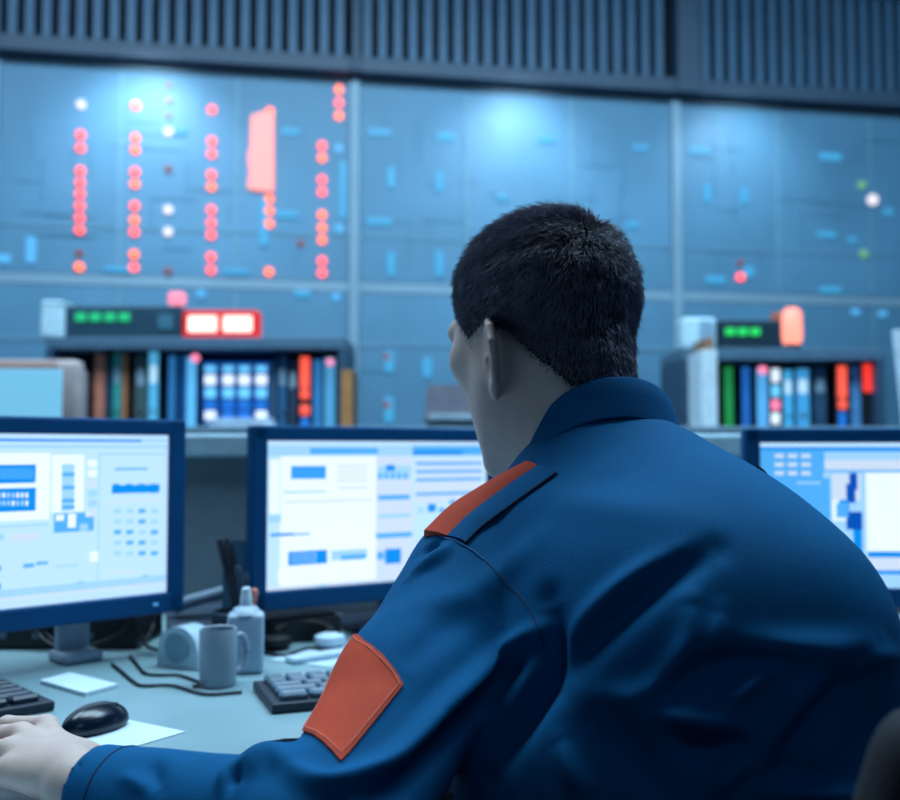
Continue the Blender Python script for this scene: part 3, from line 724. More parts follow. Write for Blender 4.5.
pen((hx + .018, hy + .016, zb_), pentop(227, 538, 1.60), .005, m_pen, 'long black pen leaning just right of the leftmost pen')
pen((hx + .022, hy - .010, zb_), pentop(237, 566, 1.56), .004, mat('pen_slate', (40, 62, 84), .4), 'slate pen leaning less, middle of the holder')
pen((hx + .005, hy + .016, zb_), pentop(246, 574, 1.60), .004, mat('pen_slate', (40, 62, 84), .4), 'slate pen standing nearly upright behind the nozzle')
pen((hx + .012, hy - .02, zb_), pentop(255, 589, 1.55), .0045, mat('pen_orange', (222, 140, 120), .4), 'short salmon orange pen right of the bottle nozzle')
# desk phone
e = empty('desk_phone', (-.40, 1.745, ZD), math.radians(18), 'dark desk phone with a grey handset behind the pen holder', 'telephone')
b = MB(); b.prism([(-.085, -.07), (.085, -.07), (.085, .07), (-.085, .07)], 0, .05)
for v in b.bm.verts:
    if v.co.z > .04 and v.co.y < 0: v.co.z = .015
    if v.co.z > .04: v.co.z = .045
b.build('body', mat('phone_dark', (34, 52, 70), .5), e)
hs = MB(); hs.tube(spline([(-.075, .01, .048), (-.05, .01, .058), (.0, .01, .070), (.05, .01, .084), (.07, .01, .088)], 5), .011, n=12); hs.build('handset', mat('handset_grey', (104, 126, 148), .5), e, smooth=True)
k = MB()
for i in range(3):
    for j in range(4): k.box((.03 + i * .018, -.05 + j * .017, max(.024, .0245 + j * .0036)), (.012, .011, .006))
k.build('keypad', mat('phone_key', (90, 110, 128), .5), e)
e = empty('index_card', (-.352, 1.66, ZD), math.radians(6), 'blue grey card standing behind the pen holder', 'card')
b = MB(); b.box((0, 0, .09), (.045, .003, .16), rot=Matrix.Rotation(math.radians(-8), 4, 'X')); b.build('card', mat('card_blue', (66, 112, 140), .6), e)
MB().box((0, .0, .006), (.05, .03, .012), bev=.002).build('foot', m_blk, e)
# white tape dispenser
e = empty('tape_dispenser', (-.388, 1.50, ZD), math.radians(-25), 'white rounded tape dispenser left of the mug', 'tape dispenser')
b = MB(); bm = []
for k in range(13): a = PI * k / 12; bm.append((-.004 + .036 * math.cos(a), .026 + .034 * math.sin(a)))
prof = [(.034, 0)] + bm + [(-.042, 0)]
fr = [b.bm.verts.new((x, -.02, z)) for x, z in prof]; bk = [b.bm.verts.new((x, .02, z)) for x, z in prof]
b.bm.faces.new(fr); b.bm.faces.new(list(reversed(bk)))
for k in range(len(prof)): b.bm.faces.new((fr[k], bk[k], bk[(k + 1) % len(prof)], fr[(k + 1) % len(prof)]))
b.build('body', mat('tape_white', (186, 212, 226), .3), e, smooth=True)
MB().lathe([(.012, -.023), (.022, -.023), (.022, .023), (.012, .023)], (-.004, 0, .03), 24, Matrix.Rotation(PI / 2, 4, 'X')).build('tape_roll', mat('tape_roll', (120, 160, 180), .3), e, smooth=True)
MB().box((.036, 0, .02), (.012, .03, .02), bev=.003).build('cutter', mat('tape_edge', (220, 236, 245), .3), e)
# cables
m_cab2 = mat('cable_black', (10, 20, 34), .5)
def cable(pts, label, r=.0022, name='cable'):
    o = MB().tube(spline(pts, 8), r, n=8).build(name, m_cab2, smooth=True); return T(o, label, 'cable', 'cables on the desk')
def dz(px, py, z=ZD + .0025): p = D(px, py, z); return (p.x, p.y, z)
cable([dz(112, 664), dz(121, 671), dz(133, 681), dz(143, 685.5), dz(173, 685.5), dz(205, 694), dz(242, 692)], 'black cable on the desk, the nearer of two passing the mug')
cable([dz(130, 656), dz(136, 663), dz(145, 673), dz(160, 675), dz(180, 675.5), dz(203, 684), (-.345, 1.36, ZD + .0025)], 'black cable on the desk, the farther of two ending at the mug')
def pz(px, py, Y): q = P(px, py, Y); return (q.x, q.y, max(q.z, ZD + .003))
cable([pz(34, 622, 1.606), pz(38, 635, 1.604), pz(52, 645, 1.60), pz(68, 650, 1.59), pz(86, 656, 1.57)], 'black cable hanging in a loop behind the left monitor stand, leftmost', .003)
cable([pz(50, 618, 1.612), pz(45, 632, 1.610), pz(58, 643, 1.608), pz(80, 648, 1.60)], 'black cable hanging beside the leftmost loop behind the left monitor', .003)
cable([pz(134, 612, 1.612), pz(124, 630, 1.610), pz(104, 641, 1.608), pz(90, 646, 1.605)], 'black cable crossing behind the pale monitor stand', .003)
cable([pz(132, 612, 1.605), pz(138, 630, 1.60), pz(146, 645, 1.59), pz(158, 650, 1.57)], 'black cable dropping right of the pale monitor stand', .003)
cable([pz(152, 606, 1.64), pz(153, 625, 1.63), pz(147, 638, 1.60), pz(139, 648, 1.585)], 'thin black cable hanging left of the desk phone', .0025)
e = empty('left_shadow_filler', (-.63, 1.69, ZD), 0, 'flat black box added for the shadow behind the left monitor', 'dark filler box')  # added black box standing in for the shadow of monitor and partition
b = MB(); b.box((0, 0, .027), (.26, .14, .052), bev=.004); b.build('housing', m_blk, e)
for x in (-.09, -.03, .05): MB().box((x, -.071, .022), (.018, .004, .009)).build('socket', mat('socket_grey', (90, 110, 128), .5), e)
e = empty('mid_shade_filler', (-.262, 1.725, ZD), math.radians(28), 'small black box on the desk under the middle monitor\'s left corner', 'dark filler box')  # added black box standing in for shade below the middle monitor
MB().box((0, 0, .02), (.13, .09, .04), bev=.005).build('housing', m_blk, e)
MB().box((-.05, -.0455, .02), (.006, .002, .006)).build('status_light', emit('power_led', (90, 190, 255), .6), e)
# headset under middle monitor
e = empty('headset', (P(318, 630, 1.66).x - .02, 1.63, ZD), math.radians(10), 'dark headset with white ear pad lying under the middle monitor', 'headset')
arc = [(.045 * math.cos(a), .04 * math.sin(a) + .02, .02 + .01 * math.sin(a)) for a in [PI * k / 14 for k in range(15)]]
MB().tube(arc, .008, n=10).build('headband', m_blk, e, smooth=True)
for sgn, m, nm in ((-1, m_blk, None), (1, mat('pad_white', (198, 222, 240), .5), 'white ear pad')):
    b = MB(); b.lathe([(0, 0), (.020, .002), (.026, .008), (.024, .018), (.014, .022), (0, .022)], (sgn * .043, .005, .0), 24); b.build('ear_pad', m, e, smooth=True, label=nm)
# loose sheets behind middle keyboard
paper([D(268, 660)[:2], D(330, 645)[:2], D(372, 648)[:2], D(330, 668)[:2]], 'pale sheet of paper behind the middle keyboard', rgb=(176, 202, 216))
o = MB().box((0, 0, .004), (.16, .03, .008), bev=.002).build('ruler', mat('ruler_pale', (190, 212, 226), .4)); o.location = D(335, 657) + Vector((0, 0, .0015)); o.rotation_euler = (0, 0, math.radians(38)); T(o, 'pale plastic ruler lying behind the middle keyboard', 'ruler')
cable([dz(262, 652), dz(285, 655), dz(310, 648), dz(340, 652), dz(370, 640)], 'black cable lying under the middle monitor', .003)
# ============================================================ THE MAN
def nrm(v): v = V(*v); return v / np.linalg.norm(v)
Ls = V(.034, 1.00, .942); Rs = V(.298, .885, .928); Nk = V(.142, 1.02, 1.05)
LE = V(-.090, .765, .775); LW = V(-.300, .868, .778)
RE = V(.440, .93, .72); RW = V(.405, 1.17, .80)
sh = nrm(Rs - Ls); sh[2] = 0; sh = nrm(sh); bk = V(sh[1], -sh[0], 0)   # bk points out of the back
if bk[1] > 0: bk = -bk
Rt = np.stack([sh, -bk, V(0, 0, 1)])
lean = nrm((-.05, .35, .94))
HS = 1.1; HY = math.radians(36); HP = math.radians(15)
hf = V(-math.sin(HY), math.cos(HY), 0); hr = V(math.cos(HY), math.sin(HY), 0)
hf2 = hf * math.cos(HP) - V(0, 0, 1) * math.sin(HP); hu = np.cross(hr, hf2)
# slight roll
RO = math.radians(-3); hr, hu = hr * math.cos(RO) + hu * math.sin(RO), hu * math.cos(RO) - hr * math.sin(RO)
RH = np.stack([hr, hf2, hu]); HC = V(.0985, 1.082, 1.193)
def H(x, y, z): return HC + (hr * x + hf2 * y + hu * z) * HS
def head_f(Pn):
    q = (Pn - HC) @ RH.T / HS
    d = ell(q, (0, -.012, .030), (.081, .095, .083))
    d = smin(d, ell(q, (0, .022, -.030), (.066, .070, .090)), .03)
    for s in (-1, 1):
        d = smin(d, cone(q, (s * .050, .006, -.050), (s * .020, .064, -.112), .020, .015), .03)
        d = smin(d, ell(q, (s * .050, .054, -.012), (.018, .02, .018)), .02)
    d = smin(d, ell(q, (0, .074, -.112), (.018, .014, .014)), .02)
    d = smin(d, cone(q, (-.044, .074, .026), (.044, .074, .026), .011, .011), .015)
    d = smin(d, cone(q, (0, .086, .016), (0, .106, -.026), .007, .011), .010)
    for s in (-1, 1):
        d = smin(d, ell(q, (s * .011, .099, -.030), (.008, .009, .007)), .006)
        d = smax(d, -ell(q, (s * .032, .100, .004), (.017, .018, .012)), .012)
        d = smin(d, ell(q, (s * .032, .076, .004), (.016, .014, .013)), .003)
    d = smin(d, ell(q, (0, .088, -.063), (.024, .012, .006)), .006)
    d = smin(d, ell(q, (0, .087, -.074), (.020, .012, .007)), .006)
    d = smax(d, -ell(q, (0, .103, -.068), (.024, .010, .0018)), .003)
    for s in (-1, 1):
        # ear : tilted bowl
        c = V(s * .078, -.016, -.037)
        ez = nrm((s * .10, -.18, 1)); en = nrm((s * .80, .55, .0)); en = nrm(en - ez * (en @ ez)); ex = np.cross(ez, en)
        RE_ = np.stack([ex, en, ez])
        e = ell(q, c + ez * .004, (.0205, .0058, .030), RE_)
        hx = [c + ex * (.0205 * math.cos(t)) + ez * (.004 + .030 * math.sin(t)) + en * .001 for t in np.linspace(-.9, 4.0, 9)]
        for a_, b_ in zip(hx, hx[1:]): e = smin(e, cone(q, a_, b_, .0034, .0034), .003)
        e = smin(e, ell(q, c - ez * .030, (.0085, .0055, .010), RE_), .008)
        e = smax(e, -ell(q, c + en * .0075 + ez * .003, (.0135, .0075, .024), RE_), .004)
        e = smin(e, ell(q, c + en * .003 + ex * (.010 * (1 if ex[1] > 0 else -1)), (.004, .005, .007), RE_), .004)
        d = smin(d, e, .005)
    return d * HS
def neck_f(Pn):
    a = H(0, -.040, -.045); b = Nk + V(.008, .0, .0); d = cone(Pn, a, b, .056, .056)
    t = H(0, .004, -.085); d = smin(d, cone(Pn, t, Nk + V(-.015, .045, -.02), .045, .05), .03)
    return smin(d, cone(Pn, b, (.165, .99, .98), .060, .075), .04)
FING = [  # left hand chains: knuckle, middle joint, end joint, tip
    ([(-.398, 1.000, .797), (-.446, 1.022, .793), (-.470, 1.030, .777), (-.487, 1.034, .762)], (.0115, .0095, .0085, .0072)),
    ([(-.410, .970, .798), (-.462, .984, .792), (-.490, .989, .775), (-.506, .991, .761)], (.0115, .0098, .0087, .0074)),
    ([(-.408, .940, .792), (-.458, .946, .786), (-.485, .947, .771), (-.501, .947, .760)], (.011, .0092, .0083, .007)),
    ([(-.394, .912, .783), (-.434, .912, .776), (-.456, .910, .767), (-.470, .908, .759)], (.0105, .0085, .0076, .0065))]
THB = ([(-.348, .935, .776), (-.375, .990, .776), (-.400, 1.030, .768), (-.428, 1.046, .762)], (.017, .0135, .0115, .0085))
WR = V(-.322, .880, .780)
def hand_parts(q):
    d = ell(q, (-.368, .938, .782), (.050, .046, .0175), np.stack([nrm((-.75, .62, .08)), nrm((.62, .75, .03)), nrm((-.08, -.03, 1))]))
    d = smin(d, cone(q, WR, (-.350, .915, .783), .0285, .024), .02)
    for (c, r) in FING:
        m = WR * .45 + V(*c[0]) * .55
        d = smin(d, cone(q, m, c[0], .013, r[0]), .012)
        f = cone(q, c[0], c[1], r[0], r[1])
        f = smin(f, cone(q, c[1], c[2], r[1] * 1.03, r[2]), .004); f = smin(f, cone(q, c[2], c[3], r[2] * 1.03, r[3]), .003)
        d = smin(d, f, .006)
    c, r = THB
    f = cone(q, c[0], c[1], r[0], r[1]); f = smin(f, cone(q, c[1], c[2], r[1], r[2]), .004); f = smin(f, cone(q, c[2], c[3], r[2], r[3]), .003)
    d = smin(d, f, .014)
    return d
# right hand : mirrored copy placed in front of the chest on the desk
Mr = np.array([[-1, 0, 0], [0, 1, 0], [0, 0, 1.]])
def rot_z(a): return np.array([[math.cos(a), -math.sin(a), 0], [math.sin(a), math.cos(a), 0], [0, 0, 1]])
Rq = rot_z(math.radians(10)) 
RHW = V(.398, 1.185, .783)
def to_left(q): return ((q - RHW) @ Rq) @ Mr.T + WR
def body_f(Pn):
    d = np.full(len(Pn), 1e3)
    z = Pn[:, 2]
    d = smin(head_f(Pn), neck_f(Pn), .028)
    t = ell(Pn, (.180, .965, .86), (.135, .085, .20), Rt); t = smin(t, ell(Pn, (.24, .90, .62), (.13, .09, .20), Rt), .06)
    t = smin(t, ell(Pn, (.265, .87, .53), (.145, .10, .09), Rt), .05)
    d = smin(d, t, .03)
    for a, b, c in ((Ls, LE, LW), (Rs, RE, RW)):
        d = smin(d, cone(Pn, a, b, .045, .036), .03); d = smin(d, cone(Pn, b, c, .036, .027), .015)
    d = smin(d, hand_parts(Pn), .012)
    d = smin(d, cone(Pn, RW, RHW, .027, .026), .012)
    d = smin(d, hand_parts(to_left(Pn)), .012)
    for s, kx, ax_ in ((-1, .14, .13), (1, .42, .42)):
        hip = V(.265, .88, .53) + sh * (.085 * s)
        d = smin(d, cone(Pn, hip, (kx, 1.29, .545), .07, .05), .03); d = smin(d, cone(Pn, (kx, 1.29, .545), (ax_, 1.33, .11), .048, .033), .01)
    return d
vb, qb = sparse_mesh('b', body_f, (-.54, .70, .06), (.56, 1.50, 1.35), .0026, B=8)
m_skin = mat('skin', (206, 180, 170), .5, var=.05, scale=60, bump=.15, bscale=700, sss=.15)
man = empty('person', (.265, .90, 0), 0, 'seated man with short dark hair in a blue work jacket with orange patches', 'person')
bme = raw_mesh('body', vb, qb); body = link('body', bme, m_skin, man); 
inv = Matrix.Translation((-.265, -.90, 0))
def adopt(o, par=man):
    o.parent = par
    o.matrix_parent_inverse = Matrix.Identity(4)
    if par is man or True:
        for v in (): pass
    return o
bme.transform(inv)
def fin(mb, name, mats, par, smooth=True, label=None):
    o = mb.build(name, mats, par, smooth, label); o.data.transform(inv); return o

# eyes : small iris discs
# --- jacket
def jacket_f(Pn):
    d = ell(Pn, (.190, .945, .875), (.180, .125, .185), Rt)
    d = smin(d, ell(Pn, (.235, .885, .66), (.185, .130, .24), Rt), .07)
    d = smin(d, ell(Pn, (.122, .90, .74), (.12, .11, .17), Rt), .06)
    d = smin(d, ell(Pn, V(.215, .90, .90), (.145, .110, .13), Rt), .06)      # rounded upper back
    d = smin(d, cone(Pn, V(.105, 1.02, 1.022), Ls + V(-.002, 0, -.006), .053, .064), .05)
    d = smin(d, cone(Pn, V(.205, .985, 1.030), Rs + V(-.010, 0, -.006), .062, .074), .06)
    d = smin(d, cone(Pn, V(.155, .985, 1.00), V(.20, .92, .88), .07, .10), .06)
    d = smin(d, cone(Pn, V(.15, 1.015, 1.03), V(.155, 1.01, 1.055), .068, .066), .03)
    # arms
    mid = (Ls + LE) / 2 + V(-.006, .0, .0)
    a = cone(Pn, Ls + V(-.006, 0, -.003), mid, .069, .064); a = smin(a, cone(Pn, mid, LE, .064, .060), .02)
    a2 = cone(Pn, LE, LW, .057, .0405)
    a = smin(a, a2, .020)
    u = nrm(LW - LE); cut = (Pn - (LW + u * .004)) @ u
    a = smax(a, cut, .003)
    a = smax(a, -np.maximum(cone(Pn, LW - u * .035, LW + u * .03, .034, .0365), -((Pn - (LW - u * .035)) @ u)), .002)
    d = smin(d, a, .022)
    midr = (Rs + RE) / 2
    b = cone(Pn, Rs + V(-.010, 0, -.008), midr, .073, .070); b = smin(b, cone(Pn, midr, RE, .075, .066), .02); b = smin(b, cone(Pn, RE, RW, .058, .042), .02)
    u = nrm(RW - RE); b = smax(b, (Pn - (RW - u * .0)) @ u, .003)
    d = smin(d, b, .035)
    # hem and neck opening
    d = smax(d, .50 - Pn[:, 2], .01)
    d = smax(d, -cone(Pn, V(.158, 1.02, 1.035), V(.156, 1.03, 1.20), .058, .062), .006)
    return d
vj, qj = sparse_mesh('j', jacket_f, (-.36, .58, .46), (.58, 1.26, 1.16), .0038)
def bvh_of(v, q): return BVHTree.FromPolygons([Vector(x) for x in v], [tuple(int(i) for i in f) for f in q])
bj = bvh_of(vj, qj)
def onj(px, py):
    h = bj.ray_cast(Vector((0, 0, CAMZ)), ray(px, py).normalized())
    return h[0]
# folds : polylines drawn on the cloth, (points, height, width)
FOLDS = [
    # upper arm rests on the forearm: big swinging fold
    ([(545, 625), (500, 655), (450, 700), (400, 757), (350, 782), (315, 782), (286, 764)], .012, .009),
    ([(530, 650), (490, 690), (440, 742), (390, 784), (345, 796)], -.009, .010),
    ([(296, 756), (275, 760), (252, 768), (235, 780)], .011, .015),
    ([(232, 790), (245, 770), (262, 755)], -.007, .005), ([(222, 790), (230, 768), (246, 754)], .004, .005),
    ([(150, 760), (160, 790)], -.004, .008), ([(120, 775), (150, 790)], .003, .006),
    # sleeve head
    ([(450, 545), (435, 562), (410, 580), (385, 590)], .007, .006), ([(440, 540), (420, 555), (400, 562)], -.007, .006),
    ([(540, 540), (500, 575), (460, 600), (400, 610)], .004, .016), ([(480, 600), (430, 640), (400, 670)], -.003, .014),
    # arm pit
    ([(548, 600), (552, 640), (545, 680), (520, 725), (490, 775)], -.016, .013),
    # back
    ([(715, 550), (670, 575), (630, 605), (590, 645), (560, 690)], -.009, .012), ([(680, 552), (630, 580), (590, 615), (565, 650)], .005, .010),
    ([(690, 600), (690, 640), (670, 675), (640, 695), (605, 697)], .007, .010), ([(720, 610), (715, 640), (705, 660)], .004, .008),
    ([(730, 645), (780, 648), (830, 648), (880, 645)], .006, .012), ([(640, 712), (680, 715), (720, 725), (760, 735)], .008, .010),
    ([(655, 700), (690, 675), (740, 662), (800, 668)], -.010, .013), ([(720, 715), (755, 680), (790, 668)], .006, .006),
    ([(670, 745), (710, 745), (755, 742)], -.010, .012), ([(750, 750), (725, 775), (705, 800)], .009, .008),
    ([(830, 668), (800, 700), (770, 740), (750, 790)], .008, .014), ([(860, 665), (825, 705), (790, 755), (770, 800)], -.008, .014),
    ([(760, 788), (820, 792), (870, 798)], .008, .007), ([(770, 775), (830, 775)], -.005, .009),
    ([(900, 655), (870, 660), (840, 680)], .004, .008), ([(520, 500), (600, 505), (700, 520)], .002, .02),
    ([(560, 740), (575, 775), (590, 800)], .006, .010), ([(600, 720), (640, 760), (670, 800)], -.006, .014),
]
nj = vnormals(vj, qj)
disp = np.zeros(len(vj))
for pts, amp, wd in FOLDS:
    P3 = [onj(*p) for p in pts]; P3 = [p for p in P3 if p is not None]
    if len(P3) < 2: continue
    L = np.array([tuple(p) for p in spline(P3, 6)]); best = np.full(len(vj), 9.0); tt = np.zeros(len(vj))
    near = np.nonzero(((vj > L.min(0) - 4 * wd) & (vj < L.max(0) + 4 * wd)).all(1))[0]
    if not len(near): continue
    X = vj[near]; bd = np.full(len(X), 9.0); bt = np.zeros(len(X)); n_ = len(L) - 1
    for i in range(n_):
        a, b = L[i], L[i + 1]; ab = b - a; t = np.clip(((X - a) @ ab) / (ab @ ab + 1e-12), 0, 1)
        dd = np.linalg.norm(X - a - t[:, None] * ab, axis=1); m = dd < bd; bd[m] = dd[m]; bt[m] = (i + t[m]) / n_
    env = np.clip(np.sin(np.clip(bt, 0.04, .96) * PI), 0, 1) ** .6
    disp[near] += 1.4 * amp * np.exp(-(bd / wd) ** 2) * env
# fine random wrinkles
w1 = np.sin(vj[:, 0] * 38 + 2.1 * np.sin(vj[:, 2] * 17) + vj[:, 1] * 11) * np.sin(vj[:, 2] * 29 + 1.7 * np.sin(vj[:, 0] * 21))
disp += .0012 * w1
vj = vj + nj * disp[:, None]
m_jk = mat('jacket_cloth', (0, 88, 137), .8, var=.05, scale=12, bump=.25, bscale=900, sheen=.0, spec=.12)
m_or = mat('orange_cloth', (212, 74, 44), .75, var=.06, scale=40, bump=.3, bscale=900, spec=.3)
m_dk = mat('seam_dark', (2, 22, 52), .8); m_lt = mat('seam_highlight', (20, 104, 160), .7)  # paler copy carries the edge highlight of the armhole seam
jk = link('jacket', raw_mesh('jacket', vj, qj), m_jk, man); jk.data.transform(inv)
bj = bvh_of(vj, qj)
def near(p, off=0.0):
    h = bj.find_nearest(Vector(p)); n = h[1]
    if (Vector(p) - h[0]).dot(n) < 0 and False: n = -n
    return h[0] + n * off, n
s_ = bj.find_nearest(Vector((.2, .6, .9)))
sgn = 1 if s_[1].dot(Vector((0, -1, 0))) > 0 else -1
def near(p, off=0.0):
    h = bj.find_nearest(Vector(p)); return h[0] + h[1] * (sgn * off)
def patch(c00, c10, c11, c01, nu, nv, name, m, par, off=.003, label=None, split=None, mats=None, depth=.004, raise_=0):
    """cloth patch laid on the jacket; the corners are first guesses in space"""
    bm = bmesh.new(); g = []; g2 = []
    c = [Vector(x) for x in (c00, c10, c11, c01)]
    for i in range(nu + 1):
        u = i / nu; r = []; r2 = []
        for j in range(nv + 1):
            v = j / nv; p = c[0] * (1 - u) * (1 - v) + c[1] * u * (1 - v) + c[2] * u * v + c[3] * (1 - u) * v
            edge = min(u, v, 1 - u, 1 - v); o_ = off + raise_
            r.append(bm.verts.new(near(p, o_))); r2.append(bm.verts.new(near(p, o_ - depth)))
        g.append(r); g2.append(r2)
    for i in range(nu):
        for j in range(nv):
            k = 0 if split is None else (0 if j / nv < split else 1)
            bm.faces.new((g[i][j], g[i + 1][j], g[i + 1][j + 1], g[i][j + 1])).material_index = k
            bm.faces.new((g2[i][j + 1], g2[i + 1][j + 1], g2[i + 1][j], g2[i][j])).material_index = k
    def side(A, B, k):
        for a0, a1, b0, b1 in zip(A, A[1:], B, B[1:]): bm.faces.new((a0, b0, b1, a1)).material_index = k
    side(g[0], g2[0], 0); side(list(reversed(g[-1])), list(reversed(g2[-1])), 0)
    side([r[-1] for r in g], [r[-1] for r in g2], 0 if split is None else 1); side([r[0] for r in reversed(g)], [r[0] for r in reversed(g2)], 0)
    mb = MB(); mb.bm.free(); mb.bm = bm
    return fin(mb, name, mats or m, par, True, label)
def seam(pts, r, name, m, off=.0, label=None, par=None):
    L = [near(p, off) for p in spline(pts, 8)]
    return fin(MB().tube(L, r, n=6), name, m, par or jk, True, label)
def onp(px, py):
    h = bj.ray_cast(Vector((0, 0, CAMZ)), ray(px, py).normalized())
    return h[0] if h[0] is not None else Vector(near(P(px, py, .95)))

# arm patch on the outside of the left sleeve
def edgept(px, py, Y): return Vector(near(P(px, py, Y)))
AX = nrm(LE - Ls)
q1 = onp(403, 686); q2 = onp(341, 762)
wv = Vector((-.86, .42, .28)).normalized() * .075
def wrapout(q): return Vector(near(q + wv))
patch(P(356, 630, .93), q1, q2, P(292, 722, .83), 22, 26, 'arm_patch', m_or, jk, label='orange patch on the left sleeve', off=.0022, depth=.004)
e1, e2 = P(356, 630, .93), P(292, 722, .83)
m_ot = mat('orange_thread', (226, 110, 84), .7)
def inset(p, c, f=.93): return c + (p - c) * f
cpt = (q1 + q2 + e1 + e2) / 4
ring = [inset(x, cpt) for x in (e1, q1, q2, e2, e1)]
L = []
for a, b in zip(ring, ring[1:]): L += [near(a.lerp(b, t / 8), .0025) for t in range(8)]
fin(MB().tube(L + [L[0]], .0007, n=6), 'stitching', m_ot, jk, True, 'orange stitched border of the sleeve patch')
# shoulder strap: orange and blue bands over the left shoulder
outp = [(525, 463), (502, 475), (478, 489), (450, 507), (424, 532)]
bndp = [(537, 467), (517, 480), (489, 500), (466, 518), (447, 537)]
inp_ = [(556, 473), (535, 488), (510, 506), (482, 527), (465, 543)]
I_ = [onp(*q) for q in inp_]; B_ = [onp(*q) for q in bndp]
B_ = [Vector(P(q[0], q[1], min(b.y, i_.y + .03))) for q, b, i_ in zip(bndp, B_, I_)]
O_ = [Vector(P(q[0], q[1], b.y + .022)) for q, b in zip(outp, B_)]
I_, B_, O_ = [spline(x, 5) for x in (I_, B_, O_)]
def band(A, Bq, name, m, label, lift=.004, thick=.012):
    bm = bmesh.new(); top = []; bot = []
    for a, b in zip(A, Bq):
        r = []; r2 = []
        for k in range(5):
            q = a.lerp(b, k / 4); up = (Vector((0, -.75, .66))) * (lift + .002 * math.sin(k / 4 * PI))
            r.append(bm.verts.new(q + up)); r2.append(bm.verts.new(q + up + Vector((0, .75, -.65)) * thick))
        top.append(r); bot.append(r2)
    for x in range(len(top) - 1):
        for k in range(4):
            bm.faces.new((top[x][k], top[x + 1][k], top[x + 1][k + 1], top[x][k + 1])); bm.faces.new((bot[x][k + 1], bot[x + 1][k + 1], bot[x + 1][k], bot[x][k]))
        bm.faces.new((top[x][0], bot[x][0], bot[x + 1][0], top[x + 1][0])); bm.faces.new((top[x + 1][4], bot[x + 1][4], bot[x][4], top[x][4]))
    for k in range(4):
        bm.faces.new((top[0][k + 1], bot[0][k + 1], bot[0][k], top[0][k])); bm.faces.new((top[-1][k], bot[-1][k], bot[-1][k + 1], top[-1][k + 1]))
    mb = MB(); mb.bm.free(); mb.bm = bm
    return fin(mb, name, m, jk, True, label)
band(O_, B_, 'shoulder_stripe', m_or, 'orange stripe on the left shoulder', .003, .03)
band(B_, I_, 'shoulder_strap', m_jk, None, .003, .012)
fin(MB().tube([q + Vector((0, -.0025, .0005)) for q in I_], .0013, n=6), 'strap_edge', m_dk, jk, True, 'dark edge of the shoulder strap')
seam([onp(440, 536), onp(452, 540), onp(470, 549), onp(484, 560)], .0009, 'armhole_seam', m_lt, .0006, 'armhole seam with its edge highlight painted pale')
seam([onp(486, 562), onp(505, 583), onp(525, 603), onp(538, 628), onp(545, 650)], .0005, 'armhole_seam', m_dk, .0002)
seam([onp(757, 468), onp(780, 480), onp(806, 500)], .0013, 'strap_edge', m_dk, .0008, 'dark edge of the right shoulder strap')
cr_ = [LW + nrm(LW - LE) * -.022]
# cuff seam ring
u_ = nrm(LW - LE); a_ = nrm(np.cross(u_, V(0, 0, 1))); b_ = np.cross(a_, u_)
c_ = LW - u_ * .026
L = [near(c_ + a_ * .045 * math.cos(t) + b_ * .045 * math.sin(t), .0002) for t in [2 * PI * k / 40 for k in range(41)]]
fin(MB().tube(L, .0008, n=6), 'cuff_seam', m_dk, jk)

# collar : stand and fall lofted round the neck
CC = V(.156, 1.030, 0)
def ringpt(t, rx, ry, z0, tiltx, tilty):
    # t = 0 at the back of the neck (towards the camera), growing to the left
    dx = -math.sin(t) * rx; dy = -math.cos(t) * ry
    q = V(dx, dy, 0); qq = sh * 0
    return V(CC[0] + dx, CC[1] + dy, z0 + tiltx * dx + tilty * dy)
bm = bmesh.new(); rows = []
NT = 60
for i in range(NT + 1):
    t = -2.55 + 5.1 * i / NT
    prof = []
    ext = .5 - .5 * math.cos(t)           # 0 at the back, 1 at the front
    def rp(r, z): return ringpt(t + .35, r, r * .92, z - .012 * ext, .13, -.62)
    up = 1.100; h_in = .034; fall = .047 + .012 * ext
    pr = [(.061, up - h_in), (.063, up - .012), (.066, up - .002), (.070, up + .001), (.0735, up - .004), (.078, up - .020), (.0835, up - fall * .75), (.087, up - fall), (.0855, up - fall - .001), (.081, up - fall * .72), (.0755, up - .02), (.0705, up - .008), (.067, up - .012), (.066, up - h_in)]
    for r, z in pr: prof.append(bm.verts.new(tuple(rp(r, z))))
    rows.append(prof)
m_ = len(rows[0])
for a, b in zip(rows, rows[1:]):
    for k in range(m_): bm.faces.new((a[k], b[k], b[(k + 1) % m_], a[(k + 1) % m_]))
bm.faces.new(rows[0]); bm.faces.new(list(reversed(rows[-1])))
mb = MB(); mb.bm.free(); mb.bm = bm
fin(mb, 'collar', m_jk, jk, True)

# --- hair : a close cap and many short strands
def to_h(p): return (p - HC) @ RH.T / HS
def hair_len(q):
    """length of hair (m) at head-local points, 0 where skin is bare"""
    x, y, z = q[:, 0], q[:, 1], q[:, 2]
    ax = np.abs(x)
    zb = np.interp(y, [-.12, -.09, -.075, -.060, -.045, -.030, -.010, .004, .020, .034, .050, .066, .09], [-.116, -.112, -.097, -.074, -.052, -.026, -.012, -.014, -.018, .006, .030, .052, .068])
    side = np.clip((ax - .03) / .03, 0, 1)
    up_ = np.clip((z - zb) / .075, 0, 1)
    L = .003 + .013 * up_ + .007 * np.clip((z - .06) / .05, 0, 1)
    fade = np.clip((z - zb) / .035, 0, 1)
    return np.where(z > zb, L * (.15 + .85 * fade), 0)
nb_ = vnormals(vb, qb)
ql = to_h(vb)
skull = ell(ql, (0, -.012, .030), (.081, .095, .083))
ok = (skull < np.where(ql[:, 1] < -.03, .05, .014)) & (ql[:, 2] > -.125) & (np.abs(ql[:, 0]) < .0835)
HL = np.where(ok, hair_len(ql), 0)
